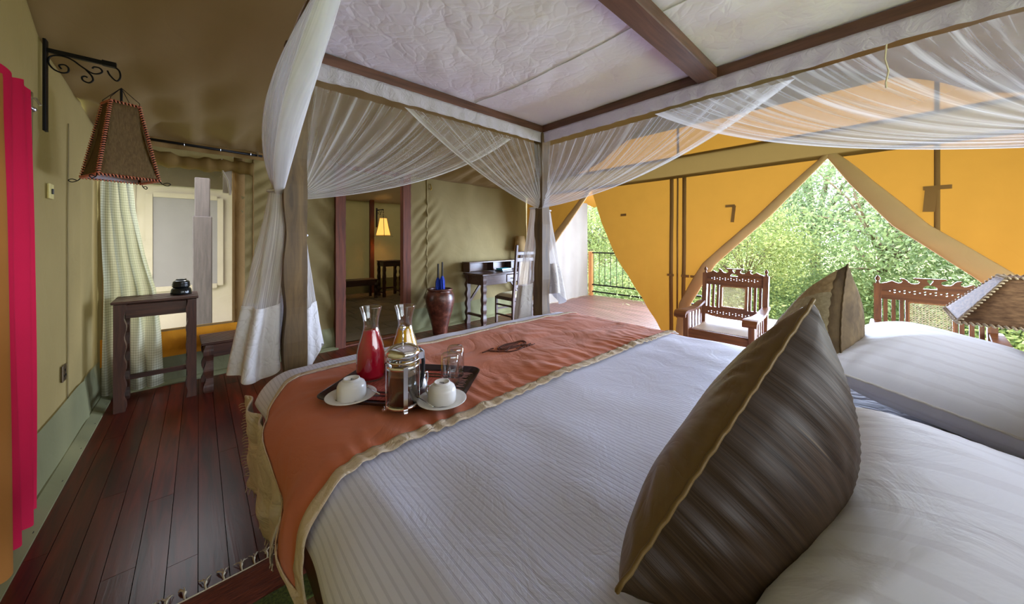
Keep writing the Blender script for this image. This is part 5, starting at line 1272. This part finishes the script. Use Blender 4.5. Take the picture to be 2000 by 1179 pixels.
# ================================================================ ARMCHAIRS ON THE VERANDA EDGE
def armchair(name, label, loc, rz):
    t = thing(name, label, 'armchair', loc, rz, 'carved cane armchairs')
    ys = lambda z: .225+.13*(z-.42)
    hw = .285
    for s_ in (-1, 1):
        MB().box((s_*hw, -.265, .30), (.050, .055, .60), bev=.004).build('front_leg', 'teak', t)
        pm = MB().bar((s_*hw, .235, 0), (s_*hw, ys(.42), .44), .045, .05, (0, 1, 0)).bar((s_*hw, ys(.40), .42), (s_*hw, ys(.97), .97), .046, .045, (0, 1, 0))
        pb = pm.build('back_post', 'teak', t)
        MB().lathe([(.012, .965), (.012, .985), (.006, .990), (.015, 1.003), (.017, 1.015), (.010, 1.030), (0, 1.042)], 12, (s_*hw, ys(.98), 0)).build('finial', 'teak', pb, smooth=True)
        MB().box((s_*hw, -.02, .375), (.03, .46, .085), bev=.003).build('seat_rail', 'teak_x', t)
        # arm: curved board, rolled at the front
        pts = [(-.40, .565), (-.405, .590), (-.385, .612), (-.34, .618), (-.24, .612), (-.12, .606), (0, .612), (.10, .632), (.20, .650), (.255, .655)]
        def arm(u, v):
            i = v*(len(pts)-1); k = min(int(i), len(pts)-2); f = i-k; y = lerp(pts[k][0], pts[k+1][0], f); z = lerp(pts[k][1], pts[k+1][1], f)
            wd_ = interp(v, [(0, .055), (.3, .060), (.6, .040), (1, .028)]); return Vector((s_*(hw+.012)+(u*2-1)*wd_*s_, y, z))
        MB().grid(arm, 4, 27).build('arm', 'teak_x', t, solid=.024, smooth=False)
        for k in range(5):
            y = -.20+k*.085; MB().bar((s_*hw, y, .415), (s_*hw, y, .60+.03*k/5), .026, .010, (1, 0, 0)).build('arm_slat', 'teak', t)
    MB().box((0, -.265, .365), (.53, .032, .115), bev=.004).build('front_rail', 'teak_x', t)
    MB().box((0, .235, .375), (.53, .028, .07), bev=.003).build('seat_rail', 'teak_x', t)
    MB().box((0, -.02, .425), (.56, .48, .014), bev=.003).build('seat_frame', 'teak_x', t)
    cs = MB()
    for k in range(30): cs.box((-.24+.48*k/29, -.015, .4335), (.006, .42, .003))
    for k in range(22): cs.box((0, -.215+.42*k/21, .4355), (.49, .008, .0035))
    tag(cs.build('cane_seat', 'cane', t), kind='stuff')
    # carved bottom rail of the back
    tilt = lambda v: Vector((v.x, ys(v.z)+v.y, v.z))
    def dots(x0, x1, zc, n, pitch):
        hs = []
        for k in range(n):
            x = lerp(x0, x1, k/(n-1))
            if k % 2: hs += [circ(x, zc+.010, .0052, 8), circ(x, zc-.010, .0052, 8)]
            else: hs.append(circ(x, zc, .0046, 8))
        return hs
    bot = [(-.262, .515), (-.262, .600), (.262, .600), (.262, .515), (.20, .500), (.10, .490), (-.10, .490), (-.20, .500)]
    plate(bot, dots(-.235, .235, .545, 17, 0), .022, tilt).build('carved_bottom_rail', 'teak_x', t)
    # crest: scrolled outline
    half = [(0, 1.030), (.050, 1.030), (.075, 1.032), (.088, 1.026), (.080, 1.018), (.062, 1.012), (.054, 1.000), (.060, .988), (.078, .982), (.098, .984), (.112, .994), (.122, 1.010), (.136, 1.020), (.152, 1.022), (.160, 1.016), (.150, 1.010), (.146, .998), (.154, .986), (.168, .982), (.186, .990), (.202, 1.000), (.214, .994), (.230, .985), (.262, .975)]
    crest = half+[(.262, .845), (-.262, .845)]+[(-x, z) for x, z in half[::-1]][:-1]
    drop = [(0, .984), (.006, .992), (.015, 1.008), (.016, 1.016), (.010, 1.021), (-.010, 1.021), (-.016, 1.016), (-.015, 1.008), (-.006, .992)]
    fan = [(-.036, .948), (.036, .948), (.033, .960), (.022, .972), (.008, .977), (-.008, .977), (-.022, .972), (-.033, .960)]
    hs = dots(-.215, .215, .915, 17, 0)
    plate(crest, hs+[drop, fan], .022, tilt).build('carved_crest', 'teak_x', t)
    for x in (-.240, -.195, -.150, .150, .195, .240): MB().bar((x, ys(.59), .59), (x, ys(.86), .86), .024, .014, (0, 1, 0)).build('back_slat', 'teak', t)
    fr_ = [(x*1.0, z) for x, z in rrect(.235, .255, .012, 3)]
    plate([(x, z+.722) for x, z in rrect(.262, .262, .010, 3)], [[(x, z+.722) for x, z in rrect(.222, .222, .012, 3)]], .020, tilt).build('panel_frame', 'teak', t)
    plate([(x, z+.722) for x, z in rrect(.232, .232, .012, 3)], [[(x, z+.722) for x, z in rrect(.214, .214, .012, 3)]], .026, tilt).build('panel_border', 'cane_dark', t)
    tag(cane_mesh(-.110, .110, .612, .832, lambda z: ys(z), .0175, .0010).build('cane_panel', 'cane', t), kind='stuff')
    return t
a1 = armchair('cane_armchair', 'carved wooden armchair with cane back, in front of the yellow canvas flap', (4.0, 1.115, 0), R(-90))
a2 = copy_tree(a1, loc=(4.0, -.235, 0), rz=R(-90), label='carved wooden armchair with cane back, partly behind the woven lampshade')

# ================================================================ BEDSIDE TABLE AND LAMP (far side)
ns = thing('bedside_table', 'dark bedside table beyond the far pillow, under the woven lamp', 'bedside table', (2.50, -.42, 0))
for sx in (-1, 1):
    for sy in (-1, 1): MB().box((sx*.17, sy*.17, .28), (.045, .045, .56), bev=.004).build('leg', 'mahogany', ns)
MB().box((0, 0, .575), (.44, .44, .03), bev=.005).build('top', 'mahogany_x', ns)
MB().box((0, 0, .50), (.38, .38, .10), bev=.003).build('apron', 'mahogany_x', ns)
MB().box((0, 0, .18), (.38, .38, .02), bev=.003).build('shelf', 'mahogany_x', ns)
bl_ = thing('bedside_lamp', 'bedside lamp with a wide woven raffia pyramid shade, by the far pillow', 'lamp', (2.50, -.42, .59), R(0))
MB().lathe([(0, 0), (.08, 0), (.08, .015), (.05, .03), (.035, .06), (.05, .14), (.055, .20), (.035, .28), (.018, .32), (.014, .44), (0, .44)], 28).build('base', 'mahogany', bl_, smooth=True)
b_, tp, z0_, z1_ = .225, .09, .41, .590
cb = [Vector((x*b_, y*b_, z0_)) for x, y in ((-1, -1), (1, -1), (1, 1), (-1, 1))]; ct = [Vector((x*tp, y*tp, z1_)) for x, y in ((-1, -1), (1, -1), (1, 1), (-1, 1))]
for k in range(4):
    MB().grid(lambda u, v: cb[k].lerp(cb[(k+1) % 4], u).lerp(ct[k].lerp(ct[(k+1) % 4], u), v), 8, 8).build('shade_panel', 'raffia', bl_, smooth=True, solid=.004)
lc = MB()
for a, b2 in [(cb[k], cb[(k+1) % 4]) for k in range(4)]+[(ct[k], ct[(k+1) % 4]) for k in range(4)]+[(cb[k], ct[k]) for k in range(4)]:
    n = int((b2-a).length/.016); ax = (b2-a).normalized(); q = (Vector((0, 0, 1))-ax*ax.z).normalized(); r_ = ax.cross(q)
    lc.tube([a+(b2-a)*i/(n*4)+(q*math.cos(i*PI/2)+r_*math.sin(i*PI/2))*.005 for i in range(n*4+1)], .0042, 5)
lc.build('stitched_edge', 'sisal', bl_, smooth=True)
MB().box((0, 0, z1_), (2*tp, 2*tp, .004)).build('shade_top', 'raffia', bl_)
bpy.context.view_layer.update()
